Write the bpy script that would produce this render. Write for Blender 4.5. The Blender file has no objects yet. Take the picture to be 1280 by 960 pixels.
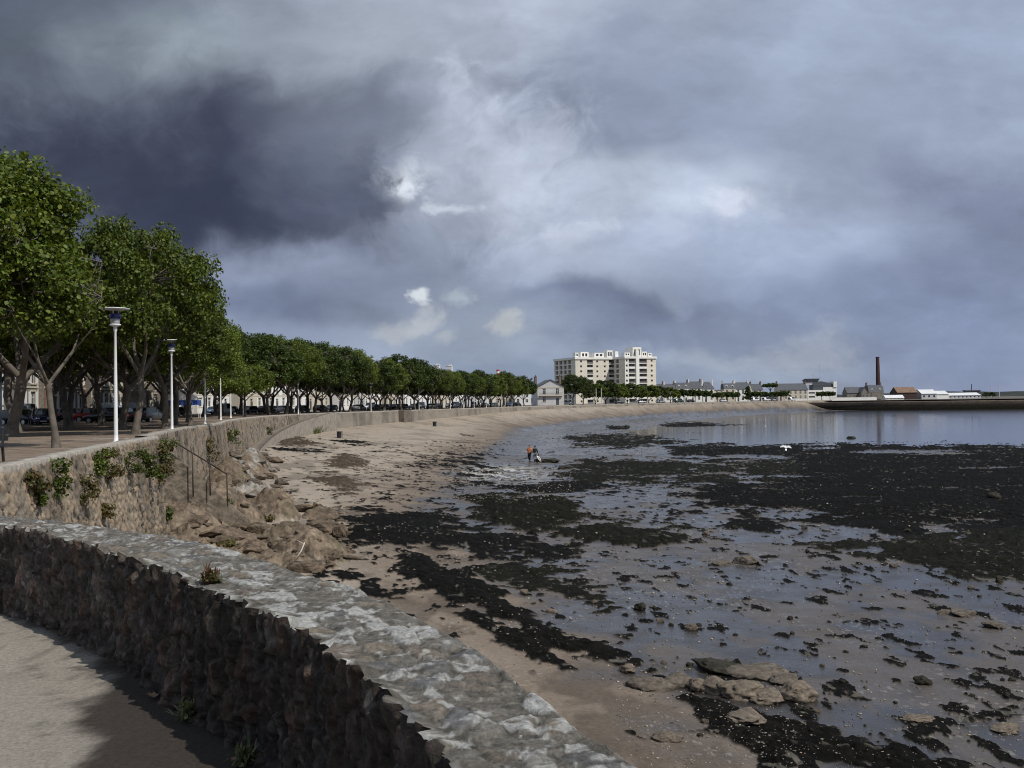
import bpy, bmesh, math, random
import numpy as np
from mathutils import Vector, Matrix, Euler, noise as mnoise

S = bpy.context.scene
COL = S.collection
R = math.radians
EYE = 1.65            # eye height above the near path (z = 0)
PROM = 0.35           # promenade level
# ------------------------------------------------------------------ camera
PITCH, ROLL = R(1.03), R(-0.8)
cam_d = bpy.data.cameras.new('camera'); cam = bpy.data.objects.new('camera', cam_d); COL.objects.link(cam)
cam_d.sensor_width = 36.0; cam_d.lens = 36.0; cam_d.clip_start = 0.05; cam_d.clip_end = 20000
CAMM = Matrix.Rotation(R(90) + PITCH, 3, 'X') @ Matrix.Rotation(ROLL, 3, 'Z')
cam.matrix_world = Matrix.Translation((0, 0, EYE)) @ CAMM.to_4x4()
S.camera = cam
CN = np.array(CAMM)

def ray(px, py):
    return CAMM @ Vector(((px - 640) / 1280, (480 - py) / 1280, -1.0))
def at(px, py, z):
    "ground point seen at photo pixel px,py on the level z"
    d = ray(px, py); t = (z - EYE) / d.z
    return Vector((d.x * t, d.y * t, z))
def atd(px, py, Y):
    "point seen at pixel at distance Y"
    d = ray(px, py); t = Y / d.y
    return Vector((d.x * t, Y, EYE + d.z * t))
def proj(X, Y, Z):
    P = np.stack([X, Y, Z - EYE], -1) @ CN      # camera space
    w = np.maximum(-P[..., 2], 1e-3)
    return 640 + 1280 * P[..., 0] / w, 480 - 1280 * P[..., 1] / w

# ------------------------------------------------------------------ exposure
vs = S.view_settings
S.display_settings.display_device = 'sRGB'
vs.view_transform = 'Standard'; vs.look = 'None'; vs.gamma = 1.0; vs.use_curve_mapping = False
vs.exposure = 0.0
S.cycles.filter_width = 1.05
# ------------------------------------------------------------------ sun
SUN_EL = R(50); SUN_DIR = Vector((0.78, -0.63, 0)).normalized() * math.cos(SUN_EL) + Vector((0, 0, math.sin(SUN_EL)))
sun_d = bpy.data.lights.new('sun', 'SUN'); sun = bpy.data.objects.new('sun', sun_d); COL.objects.link(sun)
sun_d.energy = 3.7; sun_d.angle = R(0.55); sun_d.color = (1.0, 0.95, 0.86)
sun.rotation_euler = (-SUN_DIR).to_track_quat('-Z', 'Y').to_euler()
sun.location = (60, -40, 80)

def lin(c):
    c = c / 255.0
    return c / 12.92 if c <= 0.04045 else ((c + 0.055) / 1.055) ** 2.4
def rgb(r, g, b, a=1.0):
    return (lin(r), lin(g), lin(b), a)
# ------------------------------------------------------------------ sky
def skyc(r, g, b):
    f = min(1, max(0, ((r + g + b) / 3 - 75) / 75)); return rgb(r * (1 + .11 * f), g * (1 + .145 * f), b * (1 + .15 * f))
W = bpy.data.worlds.new('World'); S.world = W; W.use_nodes = True
nt = W.node_tree; nt.nodes.clear()
def N(tree, typ, **kw):
    n = tree.nodes.new(typ)
    for k, v in kw.items():
        if k.startswith('i_'):
            key = k[2:]; key = int(key) if key.isdigit() else key
            n.inputs[key].default_value = v
        else: setattr(n, k, v)
    return n
def build_sky():
    L = nt.links.new
    tc = N(nt, 'ShaderNodeTexCoord')
    sep = N(nt, 'ShaderNodeSeparateXYZ'); L(tc.outputs['Generated'], sep.inputs[0])
    ab = N(nt, 'ShaderNodeMath', operation='ABSOLUTE'); L(sep.outputs['Y'], ab.inputs[0])
    mx = N(nt, 'ShaderNodeMath', operation='MAXIMUM', i_1=0.12); L(ab.outputs[0], mx.inputs[0])
    du = N(nt, 'ShaderNodeMath', operation='DIVIDE'); L(sep.outputs['X'], du.inputs[0]); L(mx.outputs[0], du.inputs[1])
    dv = N(nt, 'ShaderNodeMath', operation='DIVIDE'); L(sep.outputs['Z'], dv.inputs[0]); L(mx.outputs[0], dv.inputs[1])
    uv = N(nt, 'ShaderNodeCombineXYZ'); L(du.outputs[0], uv.inputs[0]); L(dv.outputs[0], uv.inputs[1])
    def warp(inp, scale, amt, detail, seed):
        off = N(nt, 'ShaderNodeVectorMath', operation='ADD'); off.inputs[1].default_value = (seed, seed * 1.7, seed * .6)
        L(uv.outputs[0], off.inputs[0])
        st = N(nt, 'ShaderNodeVectorMath', operation='MULTIPLY'); st.inputs[1].default_value = (1.0, 1.5, 1.0); L(off.outputs[0], st.inputs[0])
        nz = N(nt, 'ShaderNodeTexNoise', i_Scale=scale, i_Detail=detail, i_Roughness=0.58); L(st.outputs[0], nz.inputs['Vector'])
        sb = N(nt, 'ShaderNodeVectorMath', operation='SUBTRACT'); sb.inputs[1].default_value = (.5, .5, .5); L(nz.outputs['Color'], sb.inputs[0])
        sc = N(nt, 'ShaderNodeVectorMath', operation='MULTIPLY'); sc.inputs[1].default_value = (amt, amt * .6, 0); L(sb.outputs[0], sc.inputs[0])
        ad = N(nt, 'ShaderNodeVectorMath', operation='ADD'); L(inp, ad.inputs[0]); L(sc.outputs[0], ad.inputs[1])
        return ad.outputs[0]
    w1 = warp(uv.outputs[0], 5.0, 0.16, 3.0, 3.1)
    wsoft = w1
    wfine = warp(w1, 22.0, 0.055, 6.0, 8.3)
    wt = warp(uv.outputs[0], 4.0, 0.07, 4.0, 5.7)
    # clear air above and between the clouds
    sky = N(nt, 'ShaderNodeTexSky', sky_type='NISHITA'); sky.sun_disc = False
    sky.sun_elevation = SUN_EL; sky.sun_rotation = math.atan2(SUN_DIR.x, SUN_DIR.y)
    sk = N(nt, 'ShaderNodeVectorMath', operation='SCALE'); sk.inputs['Scale'].default_value = 0.07; L(sky.outputs[0], sk.inputs[0])
    # stratus base: colour by elevation
    mr = N(nt, 'ShaderNodeMapRange', interpolation_type='SMOOTHSTEP'); mr.inputs['From Min'].default_value = 0.0; mr.inputs['From Max'].default_value = 0.34
    sv = N(nt, 'ShaderNodeSeparateXYZ'); L(wsoft, sv.inputs[0]); L(sv.outputs[1], mr.inputs[0])
    base = N(nt, 'ShaderNodeMix', data_type='RGBA'); L(mr.outputs[0], base.inputs[0])
    base.inputs[6].default_value = skyc(126, 133, 153); base.inputs[7].default_value = skyc(142, 148, 164)
    b2 = N(nt, 'ShaderNodeMix', data_type='RGBA'); b2.inputs[0].default_value = 0.13
    L(base.outputs[2], b2.inputs[6]); L(sk.outputs[0], b2.inputs[7])
    col = b2.outputs[2]
    def noise_f(vec, scale, detail, rough, lo, hi):
        nz = N(nt, 'ShaderNodeTexNoise', i_Scale=scale, i_Detail=detail, i_Roughness=rough); L(vec, nz.inputs['Vector'])
        m = N(nt, 'ShaderNodeMapRange', clamp=False); m.inputs['From Min'].default_value = .3; m.inputs['From Max'].default_value = .7
        m.inputs['To Min'].default_value = lo; m.inputs['To Max'].default_value = hi; L(nz.outputs['Fac'], m.inputs[0]); return m.outputs[0]
    puff = noise_f(w1, 30.0, 7.0, .60, -.62, .62)
    haze_n = noise_f(w1, 7.0, 6.0, .58, -.38, .38)
    def blob(col, px, py, rx, ry, c, op=1.0, soft=0.5, fine=False, rot=0.0):
        d = ray(px, py); u, v = d.x / d.y, d.z / d.y
        sb = N(nt, 'ShaderNodeVectorMath', operation='SUBTRACT'); sb.inputs[1].default_value = (u, v, 0); L(wfine if fine else wsoft, sb.inputs[0])
        src = sb.outputs[0]
        if rot:
            vr = N(nt, 'ShaderNodeVectorRotate', rotation_type='Z_AXIS'); vr.inputs['Angle'].default_value = R(-rot); L(src, vr.inputs['Vector']); src = vr.outputs[0]
        ml = N(nt, 'ShaderNodeVectorMath', operation='MULTIPLY'); ml.inputs[1].default_value = (1280 / rx, 1280 / ry, 0); L(src, ml.inputs[0])
        ln = N(nt, 'ShaderNodeVectorMath', operation='LENGTH'); L(ml.outputs[0], ln.inputs[0])
        ad = N(nt, 'ShaderNodeMath', operation='ADD'); L(ln.outputs['Value'], ad.inputs[0]); L(puff if fine else haze_n, ad.inputs[1])
        m = N(nt, 'ShaderNodeMapRange', interpolation_type='SMOOTHSTEP')
        m.inputs['From Min'].default_value = 1 + soft; m.inputs['From Max'].default_value = 1 - soft
        m.inputs['To Min'].default_value = 0; m.inputs['To Max'].default_value = op
        L(ad.outputs[0], m.inputs[0])
        mi = N(nt, 'ShaderNodeMix', data_type='RGBA'); L(m.outputs[0], mi.inputs[0]); L(col, mi.inputs[6]); mi.inputs[7].default_value = skyc(*c)
        return mi.outputs[2]
    for b in SKY_BLOBS: col = blob(col, *b)
    # billow texture: small brightness changes through the whole cover
    nz = N(nt, 'ShaderNodeTexNoise', i_Scale=8.0, i_Detail=8.0, i_Roughness=0.6)
    st = N(nt, 'ShaderNodeVectorMath', operation='MULTIPLY'); st.inputs[1].default_value = (1.0, 2.0, 1.0); L(wt, st.inputs[0]); L(st.outputs[0], nz.inputs['Vector'])
    mm = N(nt, 'ShaderNodeMapRange'); mm.inputs['From Min'].default_value = .25; mm.inputs['From Max'].default_value = .75
    mm.inputs['To Min'].default_value = .96; mm.inputs['To Max'].default_value = 1.26; L(nz.outputs['Fac'], mm.inputs[0])
    fin = N(nt, 'ShaderNodeVectorMath', operation='SCALE'); L(col, fin.inputs[0]); L(mm.outputs[0], fin.inputs['Scale'])
    fo = fin.outputs[0]
    for sc, lo, hi, a0, a1 in ((3.2, .44, .56, .94, 1.05), (7.0, .45, .55, .965, 1.035)):     # cloud sheets with a readable edge
        n2 = N(nt, 'ShaderNodeTexNoise', i_Scale=sc, i_Detail=8.0, i_Roughness=.55); s2 = N(nt, 'ShaderNodeVectorMath', operation='MULTIPLY'); s2.inputs[1].default_value = (1, 1.9, 1); L(wt, s2.inputs[0]); L(s2.outputs[0], n2.inputs['Vector'])
        m2 = N(nt, 'ShaderNodeMapRange', interpolation_type='SMOOTHSTEP'); m2.inputs['From Min'].default_value = lo; m2.inputs['From Max'].default_value = hi; m2.inputs['To Min'].default_value = a0; m2.inputs['To Max'].default_value = a1; L(n2.outputs['Fac'], m2.inputs[0])
        f2 = N(nt, 'ShaderNodeVectorMath', operation='SCALE'); L(fo, f2.inputs[0]); L(m2.outputs[0], f2.inputs['Scale']); fo = f2.outputs[0]
    bg = N(nt, 'ShaderNodeBackground', i_Strength=1.0); L(fo, bg.inputs['Color'])
    out = N(nt, 'ShaderNodeOutputWorld'); L(bg.outputs[0], out.inputs[0])
SKY_BLOBS = [   # centre, radii, colour, opacity, softness, fine edge, rotation
    (640, 50, 300, 130, (160, 163, 178), .9, .8),
    (640, 220, 210, 150, (168, 171, 186), .9, .8),
    (1000, 290, 270, 95, (145, 151, 170), .85, .8),
    (1180, 110, 280, 170, (132, 139, 159), .9, .8),
    (820, 130, 190, 105, (124, 131, 151), .85, .8),
    (1010, 100, 130, 70, (142, 149, 167), .6, .9),
    (1160, 190, 150, 40, (140, 147, 166), .5, .9),
    (830, 228, 170, 24, (170, 175, 190), .7, .8),
    (850, 262, 100, 26, (164, 168, 182), .6, .8, True),
    (905, 250, 26, 14, (180, 180, 192), .6, .6, True),
    (745, 296, 40, 16, (176, 178, 192), .7, .6, True),
    (700, 330, 120, 30, (150, 155, 172), .6, .8),
    (1240, 290, 130, 75, (112, 118, 141), .9, .8),
    (1130, 370, 270, 62, (116, 124, 148), .9, .8),
    (985, 310, 140, 30, (150, 157, 178), .6, .8),
    (735, 398, 160, 40, (101, 109, 131), .95, .35),
    (640, 400, 110, 50, (122, 130, 150), .6, .7),
    (900, 412, 130, 26, (122, 130, 151), .6, .8),
    (1000, 432, 38, 18, (148, 151, 163), .75, .8, True),
    (890, 440, 60, 12, (148, 152, 166), .6, .8, True),
    (960, 462, 120, 12, (142, 149, 166), .5, .8, True),
    (1240, 440, 160, 60, (112, 121, 148), .7, .8),
    (560, 472, 280, 34, (126, 136, 156), .7, .8),
    # the big rain cloud
    (90, 50, 380, 120, (98, 105, 119), .95, .6),
    (340, 70, 170, 70, (124, 130, 143), .75, .8),
    (185, 62, 110, 40, (136, 143, 151), .8, .9),
    (30, 20, 130, 70, (80, 87, 101), .85, .8),
    (440, 60, 130, 90, (148, 152, 164), .8, .8),
    (380, 350, 260, 80, (112, 119, 141), .9, .6),
    (370, 318, 160, 26, (134, 140, 160), .8, .7, False, 8),
    (400, 374, 150, 18, (92, 100, 123), .75, .7),
    (320, 195, 310, 105, (80, 85, 102), .97, .7),
    (150, 215, 340, 100, (58, 64, 82), .96, .7, False, 5),
    (290, 248, 215, 54, (57, 63, 82), .9, .5, False, 12),
    (450, 235, 70, 42, (80, 85, 103), .9, .7, True),
    (420, 205, 95, 75, (84, 89, 106), .85, .5),
    (480, 165, 50, 60, (112, 116, 133), .7, .6, True),
    # sunlit rims
    (548, 160, 40, 70, (164, 167, 180), .7, .8, True),
    (640, 210, 90, 60, (176, 179, 192), .5, .8, True),
    (560, 92, 22, 22, (186, 188, 200), .85, .8, True),
    (545, 205, 80, 80, (146, 150, 165), .7, .9),
    (552, 110, 50, 70, (148, 151, 165), .6, .9),
    (518, 222, 30, 26, (198, 199, 207), .95, .7, True),
    (488, 212, 20, 12, (170, 172, 182), .7, .8, True),
    (580, 263, 20, 9, (182, 185, 195), .8, .7, True),
    (515, 388, 105, 42, (140, 146, 161), .7, .9),
    (655, 412, 60, 30, (140, 146, 160), .7, .9),
    (508, 349, 12, 11, (198, 198, 202), .9, .55, True),
    (512, 382, 26, 14, (160, 160, 166), .85, .7, True),
    (472, 392, 18, 14, (150, 151, 158), .85, .7, True),
    (563, 408, 22, 9, (150, 153, 161), .8, .7, True),
    (655, 409, 20, 15, (160, 160, 164), .9, .6, True),
    (572, 360, 24, 11, (158, 162, 171), .7, .6, True),
    (700, 445, 90, 14, (138, 144, 160), .5, .8, True),
    (420, 220, 80, 54, (72, 78, 97), .95, .6, True),
    (445, 145, 80, 60, (108, 114, 130), .75, .8),
    (450, 254, 46, 18, (82, 88, 107), .85, .8),
]
build_sky()
W.cycles.sampling_method = 'MANUAL'; W.cycles.sample_map_resolution = 256

# ------------------------------------------------------------------ helpers: noise
def _h(ix, iy, seed):
    n = (ix.astype(np.int64) * 374761393 + iy.astype(np.int64) * 668265263 + seed * 974711) & 0xffffffff
    n = ((n ^ (n >> 13)) * 1274126177) & 0xffffffff
    n = (n ^ (n >> 16)) & 0xffffffff
    return n.astype(np.float64) / 4294967295.0
def vnoise(x, y, seed=0):
    x0 = np.floor(x); y0 = np.floor(y); fx = x - x0; fy = y - y0
    fx = fx * fx * (3 - 2 * fx); fy = fy * fy * (3 - 2 * fy)
    a = _h(x0, y0, seed); b = _h(x0 + 1, y0, seed); c = _h(x0, y0 + 1, seed); d = _h(x0 + 1, y0 + 1, seed)
    return (a * (1 - fx) + b * fx) * (1 - fy) + (c * (1 - fx) + d * fx) * fy
def fbm(x, y, seed=0, octv=4, gain=.5):
    s = 0; a = 1; t = 0
    for o in range(octv):
        s = s + a * vnoise(x * 2 ** o + o * 17.3, y * 2 ** o - o * 9.1, seed + o); t += a; a *= gain
    return s / t
def voronoi(x, y, seed=0, jit=.9, off=False):
    ix = np.floor(x); iy = np.floor(y)
    f1 = np.full(x.shape, 9.0); ox = np.zeros(x.shape); oy = np.zeros(x.shape); f2 = np.full(x.shape, 9.0); cid = np.zeros(x.shape)
    for dx in (-1, 0, 1):
        for dy in (-1, 0, 1):
            cx = ix + dx; cy = iy + dy
            qx = cx + .5 + (_h(cx, cy, seed) - .5) * jit; qy = cy + .5 + (_h(cx, cy, seed + 5) - .5) * jit
            d = np.hypot(x - qx, y - qy)
            c = _h(cx, cy, seed + 11)
            nearer = d < f1
            f2 = np.where(nearer, f1, np.minimum(f2, d)); cid = np.where(nearer, c, cid); f1 = np.where(nearer, d, f1)
            if off: ox = np.where(nearer, x - qx, ox); oy = np.where(nearer, y - qy, oy)
    return (f1, f2, cid, ox, oy) if off else (f1, f2, cid)
def sstep(a, b, x):
    t = np.clip((x - a) / (b - a), 0, 1); return t * t * (3 - 2 * t)
def poly_dist(X, Y, pts):
    "distance to a polyline, side (>0 = right of travel), arc length at the foot"
    best = np.full(X.shape, 1e9); side = np.zeros(X.shape); arc = np.zeros(X.shape); acc = 0
    for (x0, y0), (x1, y1) in zip(pts[:-1], pts[1:]):
        dx, dy = x1 - x0, y1 - y0; L2 = dx * dx + dy * dy; L = math.sqrt(L2)
        t = np.clip(((X - x0) * dx + (Y - y0) * dy) / L2, 0, 1)
        d = np.hypot(X - x0 - t * dx, Y - y0 - t * dy)
        s = ((X - x0) * dy - (Y - y0) * dx)
        m = d < best - 1e-9
        best = np.where(m, d, best); side = np.where(m, s, side); arc = np.where(m, acc + t * L, arc)
        acc += L
    return best, side, arc
def in_poly(px, py, poly):
    ins = np.zeros(px.shape, bool); n = len(poly)
    for i in range(n):
        x0, y0 = poly[i]; x1, y1 = poly[(i + 1) % n]
        if y0 == y1: continue
        c = ((y0 > py) != (y1 > py)) & (px < (x1 - x0) * (py - y0) / (y1 - y0) + x0)
        ins ^= c
    return ins
def smooth_line(pts, step):
    "Catmull-Rom through pts, resampled at about step metres"
    P = [Vector(p) for p in pts]; P = [P[0] * 2 - P[1]] + P + [P[-1] * 2 - P[-2]]
    out = []
    for i in range(1, len(P) - 2):
        a, b, c, d = P[i - 1:i + 3]
        n = max(2, int((c - b).length / step * 1.5) + 2)
        for k in range(n):
            t = k / n
            out.append(.5 * ((2 * b) + (c - a) * t + (2 * a - 5 * b + 4 * c - d) * t * t + (-a + 3 * b - 3 * c + d) * t ** 3))
    out.append(P[-2])
    A = np.array([list(p) for p in out]); seg = np.r_[0, np.cumsum(np.hypot(*np.diff(A, axis=0).T))]
    s = np.linspace(0, seg[-1], max(3, int(seg[-1] / step)))
    return np.stack([np.interp(s, seg, A[:, 0]), np.interp(s, seg, A[:, 1])], 1), s
def normals2(L):
    t = np.gradient(L, axis=0); t /= np.linalg.norm(t, axis=1)[:, None]
    return np.stack([t[:, 1], -t[:, 0]], 1)      # right of travel

# ------------------------------------------------------------------ helpers: materials
MATS = {}
def mat(name, c, rough=.8, var=0., scale=3., bump=0., bscale=None, metal=0., spec=.5, attr=None, c2=None, detail=5., trans=0.):
    m = bpy.data.materials.new(name); m.use_nodes = True; t = m.node_tree; L = t.links.new
    p = t.nodes['Principled BSDF']; p.inputs['Roughness'].default_value = rough; p.inputs['Metallic'].default_value = metal
    p.inputs['Specular IOR Level'].default_value = spec
    c = tuple(c) + (1,) if len(c) == 3 else c
    p.inputs['Base Color'].default_value = c
    tc = N(t, 'ShaderNodeTexCoord')
    src = None
    if attr:
        a = N(t, 'ShaderNodeAttribute', attribute_name=attr); src = a.outputs['Color']
    if var or c2:
        nz = N(t, 'ShaderNodeTexNoise', i_Scale=scale, i_Detail=detail, i_Roughness=.62); L(tc.outputs['Object'], nz.inputs['Vector'])
        mr = N(t, 'ShaderNodeMapRange'); mr.inputs['From Min'].default_value = .3; mr.inputs['From Max'].default_value = .7; L(nz.outputs['Fac'], mr.inputs[0])
        if c2:
            mx = N(t, 'ShaderNodeMix', data_type='RGBA'); mx.inputs[6].default_value = c; mx.inputs[7].default_value = tuple(c2) + (1,); L(mr.outputs[0], mx.inputs[0]); src = mx.outputs[2]
        else:
            mr.inputs['To Min'].default_value = 1 - var; mr.inputs['To Max'].default_value = 1 + var
            sc = N(t, 'ShaderNodeVectorMath', operation='SCALE'); L(mr.outputs[0], sc.inputs['Scale'])
            if src: L(src, sc.inputs[0])
            else: sc.inputs[0].default_value = c[:3]
            src = sc.outputs[0]
    if src: L(src, p.inputs['Base Color'])
    if bump:
        nb = N(t, 'ShaderNodeTexNoise', i_Scale=bscale or scale * 3, i_Detail=6.0, i_Roughness=.65); L(tc.outputs['Object'], nb.inputs['Vector'])
        bp = N(t, 'ShaderNodeBump', i_Strength=min(1, bump), i_Distance=.02 if bump <= 1 else .02 * bump); L(nb.outputs['Fac'], bp.inputs['Height']); L(bp.outputs[0], p.inputs['Normal'])
    MATS[name] = m
    return m
def leaf_mat(name, tl=.35, rough=.5):
    m = bpy.data.materials.new(name); m.use_nodes = True; t = m.node_tree; L = t.links.new
    p = t.nodes['Principled BSDF']; a = N(t, 'ShaderNodeAttribute', attribute_name='Col')
    oi = N(t, 'ShaderNodeObjectInfo'); hs = N(t, 'ShaderNodeHueSaturation')
    v = N(t, 'ShaderNodeMapRange'); v.inputs['To Min'].default_value = .8; v.inputs['To Max'].default_value = 1.2; L(oi.outputs['Random'], v.inputs[0]); L(v.outputs[0], hs.inputs['Value'])
    L(a.outputs['Color'], hs.inputs['Color'])
    L(hs.outputs[0], p.inputs['Base Color']); p.inputs['Roughness'].default_value = rough; p.inputs['Specular IOR Level'].default_value = .3
    tr = N(t, 'ShaderNodeBsdfTranslucent'); mu = N(t, 'ShaderNodeVectorMath', operation='MULTIPLY'); mu.inputs[1].default_value = (1.3, 1.25, .5); L(hs.outputs[0], mu.inputs[0]); L(mu.outputs[0], tr.inputs['Color'])
    mx = N(t, 'ShaderNodeMixShader', i_0=tl); L(p.outputs[0], mx.inputs[1]); L(tr.outputs[0], mx.inputs[2]); L(mx.outputs[0], t.nodes['Material Output'].inputs[0])
    return m

# ------------------------------------------------------------------ helpers: meshes, things
def tag(o, label=None, cat=None, group=None, kind=None):
    if label: o['label'] = label
    if cat: o['category'] = cat
    if group: o['group'] = group
    if kind: o['kind'] = kind
    return o
def thing(name, label, cat, loc=(0, 0, 0), rz=0., group=None):
    o = bpy.data.objects.new(name, None); COL.objects.link(o); o.location = loc; o.rotation_euler = (0, 0, rz); o.empty_display_size = .2
    return tag(o, label, cat, group)
def children_of(o): return list(o.children)
def dup(o, parent=None, **kw):
    c = o.copy(); COL.objects.link(c); c.parent = parent
    for ch in children_of(o): dup(ch, c)
    for k, v in kw.items(): c[k] = v
    return c
def np_mesh(name, V, F, mats, parent=None, smooth=False, cols=None, mi=None, extra=None, pos=None):
    "V (n,3) float, F (m,4) or (m,3) int"
    me = bpy.data.meshes.new(name); V = np.asarray(V, np.float32); F = np.asarray(F, np.int32)
    me.vertices.add(len(V)); me.vertices.foreach_set('co', V.ravel())
    k = F.shape[1]; me.loops.add(F.size); me.loops.foreach_set('vertex_index', F.ravel())
    me.polygons.add(len(F)); me.polygons.foreach_set('loop_start', np.arange(0, F.size, k, dtype=np.int32))
    me.polygons.foreach_set('loop_total', np.full(len(F), k, np.int32))
    if smooth: me.polygons.foreach_set('use_smooth', np.ones(len(F), bool))
    for m in (mats if isinstance(mats, (list, tuple)) else [mats]): me.materials.append(m)
    if mi is not None: me.polygons.foreach_set('material_index', np.asarray(mi, np.int32))
    if cols is not None:
        a = me.attributes.new('Col', 'FLOAT_COLOR', 'POINT'); c = np.ones((len(V), 4), np.float32); c[:, :3] = cols; a.data.foreach_set('color', c.ravel())
    for nm, arr in (extra or {}).items():
        a = me.attributes.new(nm, 'FLOAT', 'POINT'); a.data.foreach_set('value', np.asarray(arr, np.float32))
    me.update(calc_edges=True); me.validate()
    o = bpy.data.objects.new(name, me); COL.objects.link(o)
    if parent: o.parent = parent
    if pos is not None: o.location = pos
    return o
def grid_faces(nr, nc):
    i = np.arange(nr * nc).reshape(nr, nc)
    return np.stack([i[:-1, :-1], i[:-1, 1:], i[1:, 1:], i[1:, :-1]], -1).reshape(-1, 4)
class MB:
    def __init__(s): s.v = []; s.f = []; s.m = []; s.mi = 0
    def add(s, vs, fs):
        b = len(s.v); s.v += [tuple(v) for v in vs]
        for f in fs: s.f.append([b + i for i in f]); s.m.append(s.mi)
        return s
    def box(s, x0, x1, y0, y1, z0, z1):
        return s.add([(x0, y0, z0), (x1, y0, z0), (x1, y1, z0), (x0, y1, z0), (x0, y0, z1), (x1, y0, z1), (x1, y1, z1), (x0, y1, z1)],
                     [(3, 2, 1, 0), (4, 5, 6, 7), (0, 1, 5, 4), (1, 2, 6, 5), (2, 3, 7, 6), (3, 0, 4, 7)])
    def tube(s, pts, rad, n=8, cap=True):
        pts = [Vector(p) for p in pts]; rad = rad if isinstance(rad, (list, tuple)) else [rad] * len(pts)
        rings = []; up = Vector((0, 0, 1))
        for i, p in enumerate(pts):
            t = (pts[min(i + 1, len(pts) - 1)] - pts[max(i - 1, 0)]).normalized()
            u = t.cross(up if abs(t.z) < .93 else Vector((1, 0, 0))).normalized(); w = u.cross(t)
            rings.append([p + (u * math.cos(a) + w * math.sin(a)) * rad[i] for a in [2 * math.pi * k / n for k in range(n)]])
        vs = [v for r in rings for v in r]; fs = []
        for i in range(len(pts) - 1):
            for k in range(n): fs.append((i * n + k, i * n + (k + 1) % n, (i + 1) * n + (k + 1) % n, (i + 1) * n + k))
        if cap: fs += [tuple(range(n))[::-1], tuple((len(pts) - 1) * n + k for k in range(n))]
        return s.add(vs, fs)
    def lathe(s, prof, n=16, c=(0, 0, 0)):
        vs = []; fs = []
        for r, z in prof:
            for k in range(n): vs.append((c[0] + r * math.cos(2 * math.pi * k / n), c[1] + r * math.sin(2 * math.pi * k / n), c[2] + z))
        for i in range(len(prof) - 1):
            for k in range(n): fs.append((i * n + k, i * n + (k + 1) % n, (i + 1) * n + (k + 1) % n, (i + 1) * n + k))
        fs += [tuple(range(n))[::-1], tuple((len(prof) - 1) * n + k for k in range(n))]
        return s.add(vs, fs)
    def prism(s, poly, axis, a, b):
        "polygon in the other two axes extruded along axis (0,1,2)"
        n = len(poly)
        def mk(p, q): return {0: (q, p[0], p[1]), 1: (p[0], q, p[1]), 2: (p[0], p[1], q)}[axis]
        return s.add([mk(p, a) for p in poly] + [mk(p, b) for p in poly],
                     [tuple(range(n))[::-1], tuple(range(n, 2 * n))] + [(i, (i + 1) % n, n + (i + 1) % n, n + i) for i in range(n)])
    def build(s, name, mats, parent=None, smooth=False, bevel=0., loc=None):
        me = bpy.data.meshes.new(name); me.from_pydata(s.v, [], s.f)
        for m in (mats if isinstance(mats, (list, tuple)) else [mats]): me.materials.append(m)
        me.polygons.foreach_set('material_index', s.m)
        bm = bmesh.new(); bm.from_mesh(me); bmesh.ops.recalc_face_normals(bm, faces=bm.faces); bm.to_mesh(me); bm.free()
        if smooth: me.polygons.foreach_set('use_smooth', [True] * len(me.polygons))
        me.update(); o = bpy.data.objects.new(name, me); COL.objects.link(o)
        if parent: o.parent = parent
        if loc is not None: o.location = loc
        if bevel:
            b = o.modifiers.new('bevel', 'BEVEL'); b.width = bevel; b.segments = 2; b.limit_method = 'ANGLE'
        return o
ORD = ['first', 'second', 'third', 'fourth', 'fifth', 'sixth', 'seventh', 'eighth', 'ninth', 'tenth', 'eleventh', 'twelfth', 'thirteenth', 'fourteenth', 'fifteenth', 'sixteenth', 'seventeenth', 'eighteenth', 'nineteenth', 'twentieth', 'twenty-first', 'twenty-second', 'twenty-third', 'twenty-fourth', 'twenty-fifth', 'twenty-sixth', 'twenty-seventh', 'twenty-eighth', 'twenty-ninth', 'thirtieth']
# ================================================================== plan of the bay
# inner top edge of the near parapet, from beside the camera round to the left
PAR_IN = [(.75, -2.5), (.6, -.8), (.42, .8), (.17, 1.8), (-.2, 2.65), (-.34, 3.02), (-.55, 3.5), (-.82, 4.02), (-1.2, 4.6), (-1.55, 5.06), (-2.38, 6.22), (-3.18, 7.15), (-4.0, 7.9), (-5.6, 8.9), (-8, 10), (-10.4, 10.9)]
PAR_OUT = [(1.4, -2.5), (1.2, -.6), (.98, 1.), (.7, 1.8), (.335, 2.5), (0, 3.44), (-.5, 4.6), (-1.2, 5.69), (-2.48, 7.23), (-4.35, 8.72), (-6, 9.7), (-8.2, 10.6), (-10.5, 11.4)]
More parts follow.
